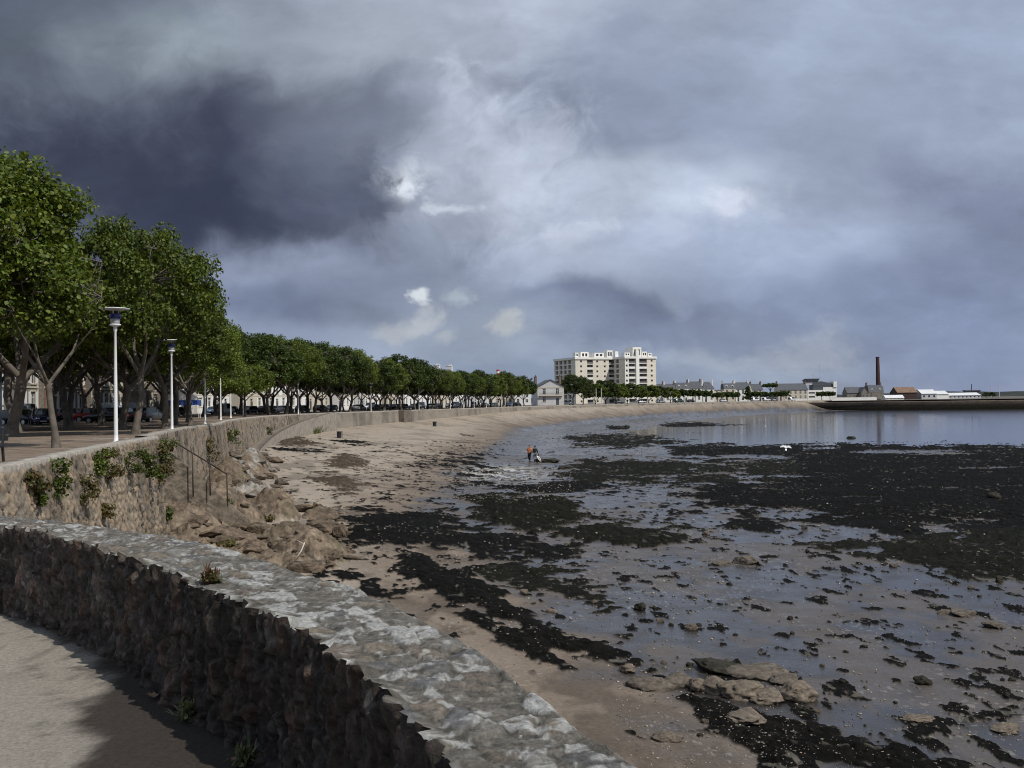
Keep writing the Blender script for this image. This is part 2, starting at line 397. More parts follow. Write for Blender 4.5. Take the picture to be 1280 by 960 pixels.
# top outer edge of the sea wall of the promenade, going away from the camera
BAST = [(-10.2, 11.5), (-10.45, 16), (-10.9, 21.9), (-12.3, 28.5), (-13.8, 35.4), (-14.9, 43.0)]
SETB = [(-15.7, 44.0), (-17.7, 52), (-19.9, 62.5), (-22, 77), (-24.6, 88), (-26.3, 97), (-29, 115), (-30.5, 130), (-30.8, 148)]
FARW = [(-30.8, 148), (-28.5, 168), (-24, 190), (-17.5, 215), (-10, 245), (0, 285), (15, 330), (37, 385), (60, 430), (90, 480), (125, 530), (160, 575), (185, 600)]
WALL = [PAR_OUT[0]] + PAR_OUT[1:] + BAST + SETB + FARW[1:]
PROML = [BAST[0], (-11.0, 21.9), (-14.2, 36), (-16.6, 46)] + SETB[1:] + FARW[1:]     # smooth guide for lamps, trees, road
SHORE = [(9.5, -5), (8.2, 8), (6.9, 17), (5.2, 21), (3.4, 24.4), (.8, 35), (-1.5, 48.4), (-3.9, 62.6), (-3.5, 95), (0, 149), (3.6, 230), (22, 300), (42, 360), (70, 425), (110, 490), (158, 556), (200, 585)]
PIER = [(150, 596), (185, 556), (225, 532), (270, 514), (340, 492), (420, 470)]
GUIDE, GS = smooth_line(PROML, 1.0); GN = normals2(GUIDE)
def on_guide(s, off):
    "point at arc s, off metres inland of the wall; returns x, y, heading of the line"
    x = np.interp(s, GS, GUIDE[:, 0]); y = np.interp(s, GS, GUIDE[:, 1]); nx = np.interp(s, GS, GN[:, 0]); ny = np.interp(s, GS, GN[:, 1])
    l = math.hypot(nx, ny); nx /= l; ny /= l
    return x - nx * off, y - ny * off, math.atan2(nx, -ny)
def guide_s(x, y):
    return float(GS[np.argmin((GUIDE[:, 0] - x) ** 2 + (GUIDE[:, 1] - y) ** 2)])

# ================================================================== beach: one height field
ROCKS = [  # x, y, rx, ry, rot, top z, sharpness
    (-15.0, 46.0, 2.6, 4.0, 0, -2.75, 1.0), (-13.0, 42.6, 3.6, 4.6, 20, -3.4, .9), (-11.0, 40.0, 2.6, 3.0, 0, -3.9, .8),
    (-8.4, 41.8, 1.7, 2.2, 15, -3.45, 1.2), (-9.6, 43.8, 2.4, 2.4, 0, -3.65, 1.2), (-8.9, 39.0, 2.8, 1.7, 0, -4.05, 1.0),
    (-16.4, 56.0, 2.4, 4.0, 0, -2.6, 1.0), (-15.4, 60.5, 2.2, 3.6, 10, -2.8, 1.3), (-13.8, 58.5, 1.7, 1.6, 0, -3.15, 1.5), (-18.6, 67, 2.4, 8.0, 10, -1.9, 1.1),
    (-20.5, 80, 2.2, 8.0, 10, -1.7, 1.0), (-12.3, 53.0, 1.6, 1.3, 0, -3.3, 1.4), (-13.2, 50.0, 1.3, 1.5, 0, -3.0, 1.5),
]
WEED = [  # photo outline of the patch on the ground, softness px, hump m, tone (0 black, 1 olive, 2 dry brown), coverage
    ([(1010, 557), (1060, 553), (1290, 560), (1290, 652), (1230, 652), (1130, 650), (1050, 645), (960, 638), (880, 622), (862, 612), (980, 605), (1000, 580)], 7, .16, 0, .30),
    ([(838, 560), (900, 556), (960, 561), (1000, 555), (1020, 572), (960, 570), (900, 575), (845, 572)], 3, .12, 0, .3),
    ([(688, 592), (720, 578), (800, 574), (900, 578), (1010, 574), (1010, 606), (900, 604), (800, 606), (730, 604)], 5, .14, 1, .02),
    ([(826, 531), (870, 528), (970, 531), (900, 535), (840, 534)], 1.2, .2, 0, .2),
    ([(830, 541), (900, 540), (975, 543), (900, 545)], .9, .08, 0, .0),
    ([(700, 547), (760, 541), (830, 545), (860, 553), (790, 560), (720, 557)], 3, .1, 1, .0),
    ([(760, 534), (785, 533), (785, 536), (765, 537)], .7, .2, 0, .4),
    ([(910, 650), (960, 648), (995, 660), (950, 664), (915, 658)], 3, .08, 0, .1),
    ([(1000, 650), (1080, 648), (1160, 660), (1150, 668), (1060, 660)], 3, .1, 0, .35),
    ([(1005, 682), (1060, 676), (1100, 686), (1180, 662), (1290, 660), (1290, 722), (1210, 716), (1130, 706), (1070, 700)], 5, .14, 1, .14),
    ([(586, 622), (650, 618), (700, 628), (745, 652), (700, 668), (640, 664), (600, 645)], 6, .35, 1, .17),
    ([(690, 660), (760, 654), (845, 664), (846, 680), (770, 684), (700, 676)], 5, .25, 1, .12),
    ([(430, 648), (470, 640), (550, 640), (575, 662), (560, 690), (500, 684), (440, 672)], 9, .1, 0, .12),
    ([(550, 668), (620, 650), (700, 670), (720, 700), (640, 712), (570, 704)], 12, .1, 0, -.02),
    ([(560, 596), (640, 602), (760, 600), (800, 612), (700, 622), (600, 618)], 9, .06, 0, -.08),
    ([(600, 700), (700, 712), (790, 745), (800, 775), (700, 750), (620, 725)], 12, .06, 1, -.05),
    ([(505, 690), (540, 700), (600, 735), (660, 768), (700, 790), (760, 808), (830, 838), (838, 856), (770, 838), (690, 806), (630, 776), (570, 742), (520, 712)], 5, .12, 0, .28),
    ([(535, 718), (560, 735), (610, 775), (650, 792), (710, 830), (735, 848), (700, 842), (640, 806), (590, 778), (548, 742)], 5, .1, 0, .24),
    ([(850, 868), (900, 885), (960, 900), (1040, 915), (1120, 935), (1200, 952), (1240, 975), (1100, 960), (1010, 945), (960, 918), (880, 898)], 6, .1, 0, .3),
    ([(880, 880), (920, 905), (960, 925), (1010, 960), (1060, 990), (980, 975), (930, 930), (890, 905)], 6, .1, 0, .1),
    ([(775, 912), (800, 918), (825, 926), (800, 930)], 3, .04, 0, .15),
    ([(420, 716), (445, 720), (450, 726), (430, 725)], 2, .04, 0, .3), ([(450, 728), (470, 726), (472, 736), (455, 738)], 2, .04, 0, .3),
    ([(470, 570), (520, 562), (600, 566), (640, 572), (600, 580), (520, 578)], 5, .02, 0, -.26),
    ([(540, 575), (600, 568), (640, 588), (590, 600), (540, 592)], 6, .04, 0, -.2),
    ([(500, 590), (560, 560), (590, 545), (560, 575), (520, 605), (470, 630)], 8, .02, 0, -.3),
    ([(404, 588), (432, 577), (458, 583), (456, 591), (430, 592)], 2, .22, 2, .2), ([(380, 606), (430, 599), (460, 608), (440, 620), (400, 612)], 4, .14, 2, .05),
    ([(330, 567), (370, 562), (400, 566), (370, 572)], 2, .16, 2, .2), ([(340, 574), (420, 572), (400, 577), (345, 578)], 1.5, .03, 0, .0),
    ([(400, 562), (440, 560), (470, 564), (440, 567)], 1.5, .05, 0, -.05),
    ([(1000, 640), (1290, 640), (1290, 668), (1100, 660)], 6, .05, 0, .0),
]
def build_beach():
    # rows fine where the picture needs them: along 1/Y near, columns along X/Y
    dy = np.concatenate([np.linspace(1500, 520, 70)[:-1], np.linspace(520, 150, 420)[:-1], np.linspace(150, 40, 230)[:-1], np.linspace(40, 10.2, 110)])
    Y = 6.65 * 1280 / dy; u = np.linspace(-.62, .62, 1330)
    YY, UU = np.meshgrid(Y, u, indexing='ij'); XX = UU * YY
    dW, sW, aW = poly_dist(XX, YY, WALL); dS, sS, aS = poly_dist(XX, YY, SHORE)
    zw = np.interp(YY, [0, 20, 45, 60, 80, 140, 190, 300, 400, 520, 600], [-4.4, -4.3, -3.9, -3.6, -3.2, -2.5, -1.9, -.6, -.15, 0., .05])
    land = sS < 0
    t = dS / (dS + dW + 1e-6)
    H = np.where(land, -5.0 + (zw + 5.0) * t ** .85, -5.0 - .16 * (1 - np.exp(-dS / 9.0)))
    un = fbm(XX * .16, YY * .16, 3, 4) - .5; un2 = fbm(XX * .9, YY * .9, 9, 3) - .5
    far = sstep(40, 160, YY)
    H += un * np.where(land, .22 * (1 - .6 * far), .17) + un2 * np.where(land, .06 * (1 - .9 * far), .035)
    H -= np.where(land, 0, .42 * sstep(8, 70, dS) * sstep(120, 190, YY))          # the bay proper holds water
    H -= np.where(land, 0, .04 * sstep(3, 12, dS))
    px, py = proj(XX, YY, np.minimum(H, -4.3))
    # ---- seaweed
    weed = np.zeros(XX.shape); tone = np.zeros(XX.shape); hump = np.zeros(XX.shape)
    f1 = fbm(XX * .45, YY * .42, 21, 5, .55) - .5; f2 = fbm(XX * 2.2, YY * 1.6, 22, 4) - .5
    f3 = fbm(XX * .3, YY * .16, 23, 3) - .5
    fn = f1 * 1.7 + f2 * 1.0 + f3 * .8
    for poly, soft, hp, tn, cov in WEED:
        P = np.array(poly, float); x0, y0 = P.min(0) - (soft * 4, soft * 2); x1, y1 = P.max(0) + (soft * 4, soft * 2)
        m = (px > x0) & (px < x1) & (py > y0) & (py < y1)
        if not m.any(): continue
        qx = px[m]; qy = py[m]
        d, _, _ = poly_dist(qx * .35, qy, [(a * .35, b) for a, b in poly + [poly[0]]])
        sd = np.where(in_poly(qx, qy, poly), d, -d) / soft
        v = np.clip(sd, -2, 1.2) * .32 + fn[m] * .95 + cov
        cur = weed[m]; better = v > cur
        weed[m] = np.where(better, v, cur); tone[m] = np.where(better, tn, tone[m])
        hump[m] = np.maximum(hump[m], np.clip(v, 0, .8) * hp * .9)
    for gx, gy, ga, gb in [(905, 571, 75, 2.2), (1145, 565, 75, 1.7), (1110, 566, 45, 2.2), (1235, 586, 55, 1.6), (1035, 561, 20, 1.4), (1180, 568, 40, 1.5), (1000, 596, 60, 1.5), (900, 592, 40, 1.8), (1090, 622, 30, 1.5), (1190, 611, 18, 1.5), (1150, 616, 24, 1.3), (960, 612, 30, 1.4)]:
        weed -= .9 * np.exp(-(((px - gx) / ga) ** 2 + ((py - gy) / gb) ** 2)) * (.5 + 1.2 * fbm(XX * .5, YY * .3, 25, 3)); hump *= 1 - .8 * np.exp(-(((px - gx) / ga) ** 2 + ((py - gy) / gb) ** 2))
    # loose scraps on the flats and the strand line
    sc = fbm(XX * 2.0, YY * 1.0, 31, 5, .6); sc2 = fbm(XX * .22, YY * .22, 33, 3)
    flats = sstep(0, 2.5, np.where(land, -dS, dS)) * (1 - .85 * sstep(60, 130, YY))
    bits = np.clip((sc - (.638 - .13 * (sc2 - .42))) * 7, 0, .5) * flats
    strand = np.clip((fbm(XX * 2.2, YY * 1.1, 41, 4) - .66) * 7, 0, .5) * land * np.exp(-((dS - 3.5) / 4.5) ** 2) * sstep(20, 40, YY) * (1 - sstep(110, 190, YY))
    cov0 = np.clip((fbm(XX * 1.6, YY * 1.1, 47, 4) - .70) * 6, 0, .4) * land * (YY > 30) * (1 - sstep(90, 170, YY))
    small = np.maximum.reduce([bits, strand, cov0])
    weed = np.maximum(weed, small * 1.2)
    weed = np.maximum(weed, -1); wm = sstep(.02, .14, weed)
    rough = fbm(XX * 5.5, YY * 5.5, 51, 4) - .35
    H += wm * (.02 + hump) + wm * rough * np.where(hump > .03, .16, .07) * (1 + .8 * far)
    # ---- rock
    rk = np.full(XX.shape, -9.0)
    rn = fbm(XX * .9, YY * .9, 61, 5, .55); rn2 = 1 - np.abs(2 * fbm(XX * .8, YY * 1.7, 67, 4) - 1)
    wx = XX + (rn - .5) * 1.0; wy = YY + (rn2 - .5) * .8
    f1r, f2r, cr, oxr, oyr = voronoi(wx / 1.15, wy / .95, 71, .95, True)
    g1r, g2r, gr_, gxr, gyr = voronoi(wx / .42 + 3, wy / .34, 73, .95, True)
    for x, y, rx, ry, rot, top, sh in ROCKS:
        c, s = math.cos(R(rot)), math.sin(R(rot)); dx, dY = XX - x, YY - y
        q = ((dx * c + dY * s) / (rx * 1.12)) ** 2 + ((-dx * s + dY * c) / (ry * 1.12)) ** 2
        q = q * (.7 + .9 * rn)
        h = np.clip(1 - q ** max(.8, sh * .7), -9, 1)
        rk = np.maximum(rk, -4.75 + (top + 4.75) * h)
    ta = (np.modf(cr * 51.7)[0] - .5); tb = (np.modf(cr * 23.3)[0] - .5); ua = (np.modf(gr_ * 51.7)[0] - .5); ub = (np.modf(gr_ * 23.3)[0] - .5)
    near_r = 1 + .25 * (YY > 52)
    rk += (rn - .5) * .7 + (fbm(XX * 2.2, YY * 2.2, 75, 5, .6) - .5) * .5 + (rn2 - .6) * .5 + (cr - .5) * .12
    rockm = (rk > H) & (sW > 0)
    H = np.maximum(H, rk)
    keep = (sW > 0) | (dW < .35 + 14 * sstep(140, 420, YY))
    # ---- colours (the things' own colours)
    dry = np.array([.30, .255, .207]); damp = np.array([.175, .14, .11]); wet = np.array([.058, .051, .047])
    sgn = np.where(land, dS, -dS)
    mott = fbm(XX * .35, YY * .35, 81, 4) - .5
    wetness = 1 - sstep(-.6, 3.2, sgn + mott * 7 * (1 - .5 * far) - far * 2)
    dampness = 1 - sstep(1.5, 7 + 5 * far, sgn + mott * 6 - 2)
    nearp = np.exp(-((XX - 2) / 4) ** 2) * (YY < 22)
    dampness = np.maximum(dampness, .75 * (1 - sstep(16, 30, YY)))
    c = dry[None, None] * (1 - dampness[..., None]) + damp * dampness[..., None]
    wv = sstep(.40, .60, fbm(XX * .45, YY * .30, 83, 5, .6)); wetc = wet * (.5 + .3 * wv[..., None]) + np.array([.030, .023, .016]) * (wv ** 2)[..., None]
    c = c * (1 - wetness[..., None]) + wetc * wetness[..., None]
    c *= (1 + .3 * (fbm(XX * 1.7, YY * 1.2, 85, 4) - .5))[..., None]
    # dirty streaks on the dry sand, pale shell bank by the walkers
    dirt = sstep(.52, .66, fbm(XX * .5 * (1 - .6 * far), YY * .28, 87, 5, .6)) * (.42 - .15 * far) * (1 - wetness); c *= (1 - dirt)[..., None]
    sh = np.exp(-(((px - 628) / 48) ** 2 + ((py - 592) / 9) ** 2)) * sstep(.42, .56, fbm(XX * 2.2, YY * 1.2, 88, 4)) * (1 - wm)
    c = c * (1 - sh[..., None]) + np.array([.55, .53, .47]) * sh[..., None]
    pale = sstep(.80, .86, vnoise(XX * 9, YY * 7, 93)) * sstep(.5, .62, fbm(XX * .3, YY * .3, 95, 3)) * (YY < 90) * .28
    c = c * (1 - pale[..., None]) + np.array([.36, .33, .29]) * pale[..., None]
    wc = np.array([[.012, .011, .009], [.019, .019, .012], [.14, .108, .078]])[np.clip(tone, 0, 2).astype(int)]
    wc = wc * .55 * (.35 + 1.3 * fbm(XX * 3.5, YY * 3.5, 97, 5, .65)[..., None] ** 1.4)
    speck = sstep(.80, .86, vnoise(XX * 5, YY * 3.2, 99)) * sstep(.45, .6, fbm(XX * .5, YY * .5, 100, 3))
    wc = wc * (1 - .8 * speck[..., None]) + np.array([.09, .085, .07]) * .8 * speck[..., None]
    c = c * (1 - wm[..., None]) + wc * wm[..., None]
    band = fbm(H * 4.2 + rn * 2.5, XX * .5 + YY * .3, 109, 5, .6); rb = np.array([.152, .119, .088])[None, None] * (.35 + 1.3 * fbm(XX * 1.6, YY * 1.6, 110, 5, .65))[..., None]; lich = sstep(.58, .66, fbm(XX * 1.3, YY * 1.3, 103, 4))
    lich = lich * sstep(.4, .6, band); rb = rb * (1 - .45 * lich[..., None]) + np.array([.12, .11, .065]) * .45 * lich[..., None]
    gy = sstep(.5, .62, fbm(XX * .5, YY * .5, 107, 3)) * (YY > 51); rb = rb * (1 - .7 * gy[..., None]) + np.array([.30, .29, .27]) * .7 * gy[..., None]
    rb *= (.85 + .3 * gr_)[..., None]
    c[rockm] = rb[rockm]
    wetn = wetness * (1 - wm) * (~rockm) * (1 - .30 * wv * (YY < 130))
    V = np.stack([XX, YY, H], -1).reshape(-1, 3); nr, nc = XX.shape; F = grid_faces(nr, nc)[:, ::-1]
    kf = keep.reshape(-1)[F].all(1); F = F[kf]
    rf = rockm.reshape(-1)[F].sum(1) >= 2; wf = (wm.reshape(-1)[F].mean(1) > .5) & ~rf
    def sub(name, sel, m, smooth=True):
        f = F[sel]; idx, inv = np.unique(f, return_inverse=True)
        return np_mesh(name, V[idx], inv.reshape(f.shape), m, smooth=smooth, cols=c.reshape(-1, 3)[idx], extra={'wet': wetn.reshape(-1)[idx]})
    b = sub('beach', ~rf & ~wf, M_beach); tag(b, kind='structure')
    w = sub('seaweed', wf, M_weed); tag(w, 'dark wet seaweed strewn in patches and bands over sand and mud flats', 'seaweed', kind='stuff')
    r = sub('rock_outcrop', rf, M_rock, False); tag(r, 'brown rugged rock ledge below the sea wall by the stone steps', 'rock')
    global HGRID; HGRID = (u, Y, H)
def ground(x, y):
    u, Yv, H = HGRID
    j = np.clip((x / y - u[0]) / (u[1] - u[0]), 0, len(u) - 1.001); i = np.clip(np.interp(y, Yv, np.arange(len(Yv))), 0, len(Yv) - 1.001)
    i0, j0 = int(i), int(j); fi, fj = i - i0, j - j0
    return float((H[i0, j0] * (1 - fj) + H[i0, j0 + 1] * fj) * (1 - fi) + (H[i0 + 1, j0] * (1 - fj) + H[i0 + 1, j0 + 1] * fj) * fi)
def beach_pt(px, py):
    "where the photo pixel meets the beach"
    d = ray(px, py); d = d / d.y; z = -4.6; 
    for _ in range(12):
        Yq = (z - EYE) / d.z; Yq = min(max(Yq, 8), 700); z = ground(d.x * Yq, Yq)
    return Vector((d.x * Yq, Yq, z))

def beach_mat():
    m = bpy.data.materials.new('sand'); m.use_nodes = True; t = m.node_tree; L = t.links.new; p = t.nodes['Principled BSDF']
    a = N(t, 'ShaderNodeAttribute', attribute_name='Col'); w = N(t, 'ShaderNodeAttribute', attribute_name='wet')
    tc = N(t, 'ShaderNodeTexCoord'); nz = N(t, 'ShaderNodeTexNoise', i_Scale=9.0, i_Detail=8.0, i_Roughness=.7); L(tc.outputs['Object'], nz.inputs['Vector'])
    mr = N(t, 'ShaderNodeMapRange'); mr.inputs['From Min'].default_value = .3; mr.inputs['From Max'].default_value = .7; mr.inputs['To Min'].default_value = .75; mr.inputs['To Max'].default_value = 1.25; L(nz.outputs['Fac'], mr.inputs[0])
    sc = N(t, 'ShaderNodeVectorMath', operation='SCALE'); L(a.outputs['Color'], sc.inputs[0]); L(mr.outputs[0], sc.inputs['Scale']); L(sc.outputs[0], p.inputs['Base Color'])
    rg = N(t, 'ShaderNodeMapRange'); rg.inputs['To Min'].default_value = .9; rg.inputs['To Max'].default_value = .20; L(w.outputs['Fac'], rg.inputs[0])
    n3 = N(t, 'ShaderNodeTexNoise', i_Scale=.8, i_Detail=5.0, i_Roughness=.6); L(tc.outputs['Object'], n3.inputs['Vector'])
    r3 = N(t, 'ShaderNodeMapRange'); r3.inputs['From Min'].default_value = .35; r3.inputs['From Max'].default_value = .65; r3.inputs['To Min'].default_value = -.08; r3.inputs['To Max'].default_value = .17; L(n3.outputs['Fac'], r3.inputs[0])
    ad = N(t, 'ShaderNodeMath', operation='ADD', use_clamp=True); L(rg.outputs[0], ad.inputs[0]); L(r3.outputs[0], ad.inputs[1]); L(ad.outputs[0], p.inputs['Roughness'])
    sp = N(t, 'ShaderNodeMapRange'); sp.inputs['To Min'].default_value = .15; sp.inputs['To Max'].default_value = .5; L(w.outputs['Fac'], sp.inputs[0]); L(sp.outputs[0], p.inputs['Specular IOR Level'])
    n2 = N(t, 'ShaderNodeTexNoise', i_Scale=5.0, i_Detail=6.0, i_Roughness=.65); L(tc.outputs['Object'], n2.inputs['Vector'])
    bp = N(t, 'ShaderNodeBump', i_Strength=.6, i_Distance=.035); L(n2.outputs['Fac'], bp.inputs['Height']); L(bp.outputs[0], p.inputs['Normal'])
    return m
M_beach = beach_mat()
M_weed = mat('wet_seaweed', (.02, .02, .01), .8, .55, 5, 1., 14, attr='Col', spec=.04)
M_rock = mat('beach_rock', (.2, .15, .1), .92, .6, 3.0, 5, 5, attr='Col', spec=.12, detail=9.)
build_beach()

# ---- the sea
def water_mat():
    m = bpy.data.materials.new('shallow_water'); m.use_nodes = True; t = m.node_tree; L = t.links.new; p = t.nodes['Principled BSDF']
    p.inputs['Base Color'].default_value = (.03, .033, .036, 1); p.inputs['Roughness'].default_value = .10; p.inputs['IOR'].default_value = 1.33
    tc = N(t, 'ShaderNodeTexCoord'); mp = N(t, 'ShaderNodeMapping'); mp.inputs['Scale'].default_value = (.5, 1.4, 1); L(tc.outputs['Object'], mp.inputs[0])
    nz = N(t, 'ShaderNodeTexNoise', i_Scale=1.1, i_Detail=4.0, i_Roughness=.5); L(mp.outputs[0], nz.inputs['Vector'])
    bp = N(t, 'ShaderNodeBump', i_Strength=.2, i_Distance=.025); L(nz.outputs['Fac'], bp.inputs['Height']); L(bp.outputs[0], p.inputs['Normal'])
    return m
M_water = water_mat()
mb = MB(); mb.add([(-40, 10, 0), (9000, -3000, 0), (9000, 9000, 0), (-40, 9000, 0)], [(0, 1, 2, 3)])
tag(mb.build('sea', M_water, loc=(0, 0, -5.24)), kind='structure')
mb = MB(); mb.add([(-9000, -9000, 0), (9000, -9000, 0), (9000, 9000, 0), (-9000, 9000, 0)], [(0, 1, 2, 3)])
tag(mb.build('sea_bed', mat('mud', (.05, .045, .04), .9, .2, .05), loc=(0, 0, -7)), kind='structure')

# ---- promenade, road, pavement, town ground
M_gravel = mat('promenade_gravel', (.185, .145, .112), .95, .45, 1.3, .8, 25, spec=.15)
M_asphalt = mat('asphalt', (.055, .055, .057), .9, .25, 2, .5, 30, spec=.25)
M_pave = mat('pavement_slabs', (.22, .21, .2), .9, .2, 1, .3, 20, spec=.2)
M_ground = mat('town_ground', (.12, .11, .095), .95, .3, .2, spec=.1)
def strip(name, offs, zs, m, s0=0, s1=None, step=3, uvjit=0, kind='structure'):
    ss = np.arange(s0, s1 or GS[-1], step); rows = []
    for s in ss:
        rows.append([(*on_guide(s, o)[:2], z) for o, z in zip(offs, zs)])
    V = np.array(rows).reshape(-1, 3); o = np_mesh(name, V, grid_faces(len(ss), len(offs)), m); return tag(o, kind=kind)
# coping edges stop the gravel; gravel runs in from the wall's back
gr = [(-9.9, 11.6), (-10.2, 16), (-10.6, 22), (-11.9, 28.6), (-13.4, 35.5), (-14.5, 43.2), (-15.5, 44.2), (-17.5, 52), (-19.6, 63.1)]
Wl = BAST + SETB + FARW[1:]
L1, _ = smooth_line(Wl[:6], 1.5); L2, _ = smooth_line(Wl[6:], 2.0)
LL = np.concatenate([L1, L2]); NNw = np.concatenate([normals2(L1), normals2(L2)])
inner = LL - NNw * .3; Sg = np.array([guide_s(*p) for p in inner]); outp = np.array([on_guide(s, 18.5)[:2] for s in Sg])
V = []
for a, b in zip(inner, outp):
    for k in range(7): V.append((*(a + (b - a) * k / 6), PROM))
tag(np_mesh('promenade_ground', V, grid_faces(len(inner), 7), M_gravel), kind='structure')
strip('road', [18.5, 23, 27.5], [PROM - .12] * 3, M_asphalt)
strip('kerb_strip', [18.3, 18.5, 18.5], [PROM + .004, PROM + .004, PROM - .13], M_pave)
strip('pavement', [27.5, 27.5, 33.5], [PROM - .13, PROM + .02, PROM + .02], M_pave)
strip('town_ground', [33.4, 60, 400, 3500], [PROM - .01, PROM - .01, 1, 3], M_ground, step=8)
# ground behind the pier head and the far coast
mb = MB(); mb.add([(150, 606, -.1), (200, 585, -.1), (275, 560, -.1), (900, 620, -.1), (2600, 1500, -.1), (2000, 4000, -.1), (60, 4000, -.1), (20, 606, -.1)], [tuple(range(8))])
tag(mb.build('harbour_ground', M_ground), kind='structure')
def hills():
    xs = np.linspace(-600, 3400, 240); ys = np.linspace(0, 1, 8); V = []
    hh = 4 + 14 * fbm(xs * .004, xs * 0 + 2, 5, 5) + 6 * fbm(xs * .03, xs * 0 + 7, 6, 3)
    for t in ys:
        for x, h in zip(xs, hh): V.append((x, 2600 + 600 * t + .1 * x, -1 + h * math.sin(math.pi * min(1, t * 1.0 + .02))))
    tag(np_mesh('hills', V, grid_faces(8, 240), mat('far_coast', (.045, .052, .052), .95, .3, .02, spec=0.)), kind='structure')
hills()
# extra land under the left, behind the camera and below the near path
mb = MB(); mb.add([(-400, -300, 0), (1.0, -300, 0), (1.0, -2.6, 0), (-11.8, -2.6, 0), (-11.8, 11.4, 0), (-400, 11.4, 0)], [tuple(range(6))])
tag(mb.build('side_ground', M_ground, loc=(0, 0, .06)), kind='structure')
mb = MB(); mb.add([(-3000, 11.4, 0), (-10.3, 11.4, 0), (-13.5, 22, 0), (-30, 30, 0), (-70, 60, 0), (-80, 200, 0), (-3000, 200, 0)], [tuple(range(7))])
tag(mb.build('inland_ground', M_ground, loc=(0, 0, PROM - .02)), kind='structure')

# ================================================================== near path with its damp stain
def near_path():
    PI, _ = smooth_line(PAR_IN, .05)
    xs = np.arange(-12, 1.2, .05); ys = np.arange(-2.6, 11.4, .05); XX, YY = np.meshgrid(xs, ys)
    d, sd, _ = poly_dist(XX, YY, [tuple(p) for p in PI[::4]])
    keep = (sd < 0) | (d < .12)
    px, py = proj(XX, YY, XX * 0 + .1)
    n = fbm(XX * 1.6, YY * 1.6, 201, 5, .6); n2 = fbm(XX * 6, YY * 6, 203, 4)
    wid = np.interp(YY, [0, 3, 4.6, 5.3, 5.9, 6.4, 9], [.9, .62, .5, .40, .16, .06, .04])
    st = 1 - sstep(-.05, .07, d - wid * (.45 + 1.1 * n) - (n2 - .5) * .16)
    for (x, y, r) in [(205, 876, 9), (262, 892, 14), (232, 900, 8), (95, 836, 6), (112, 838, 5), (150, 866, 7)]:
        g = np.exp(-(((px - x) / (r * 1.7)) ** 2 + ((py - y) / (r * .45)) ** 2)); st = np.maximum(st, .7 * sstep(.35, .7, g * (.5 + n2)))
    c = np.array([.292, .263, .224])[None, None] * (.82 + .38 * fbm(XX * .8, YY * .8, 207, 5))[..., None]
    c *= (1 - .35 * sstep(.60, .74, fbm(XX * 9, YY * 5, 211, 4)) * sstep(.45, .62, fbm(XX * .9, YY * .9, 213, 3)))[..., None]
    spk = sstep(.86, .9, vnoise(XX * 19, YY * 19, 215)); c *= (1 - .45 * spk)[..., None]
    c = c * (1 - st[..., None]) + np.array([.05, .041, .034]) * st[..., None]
    Z = .10 + (fbm(XX * 2, YY * 2, 217, 4) - .5) * .018 + .03 * np.exp(-d / .06) * n2
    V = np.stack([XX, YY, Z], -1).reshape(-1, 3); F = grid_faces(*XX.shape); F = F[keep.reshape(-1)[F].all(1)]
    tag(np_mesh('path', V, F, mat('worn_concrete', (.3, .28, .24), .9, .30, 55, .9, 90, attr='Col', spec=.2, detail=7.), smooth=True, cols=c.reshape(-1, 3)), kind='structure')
near_path()

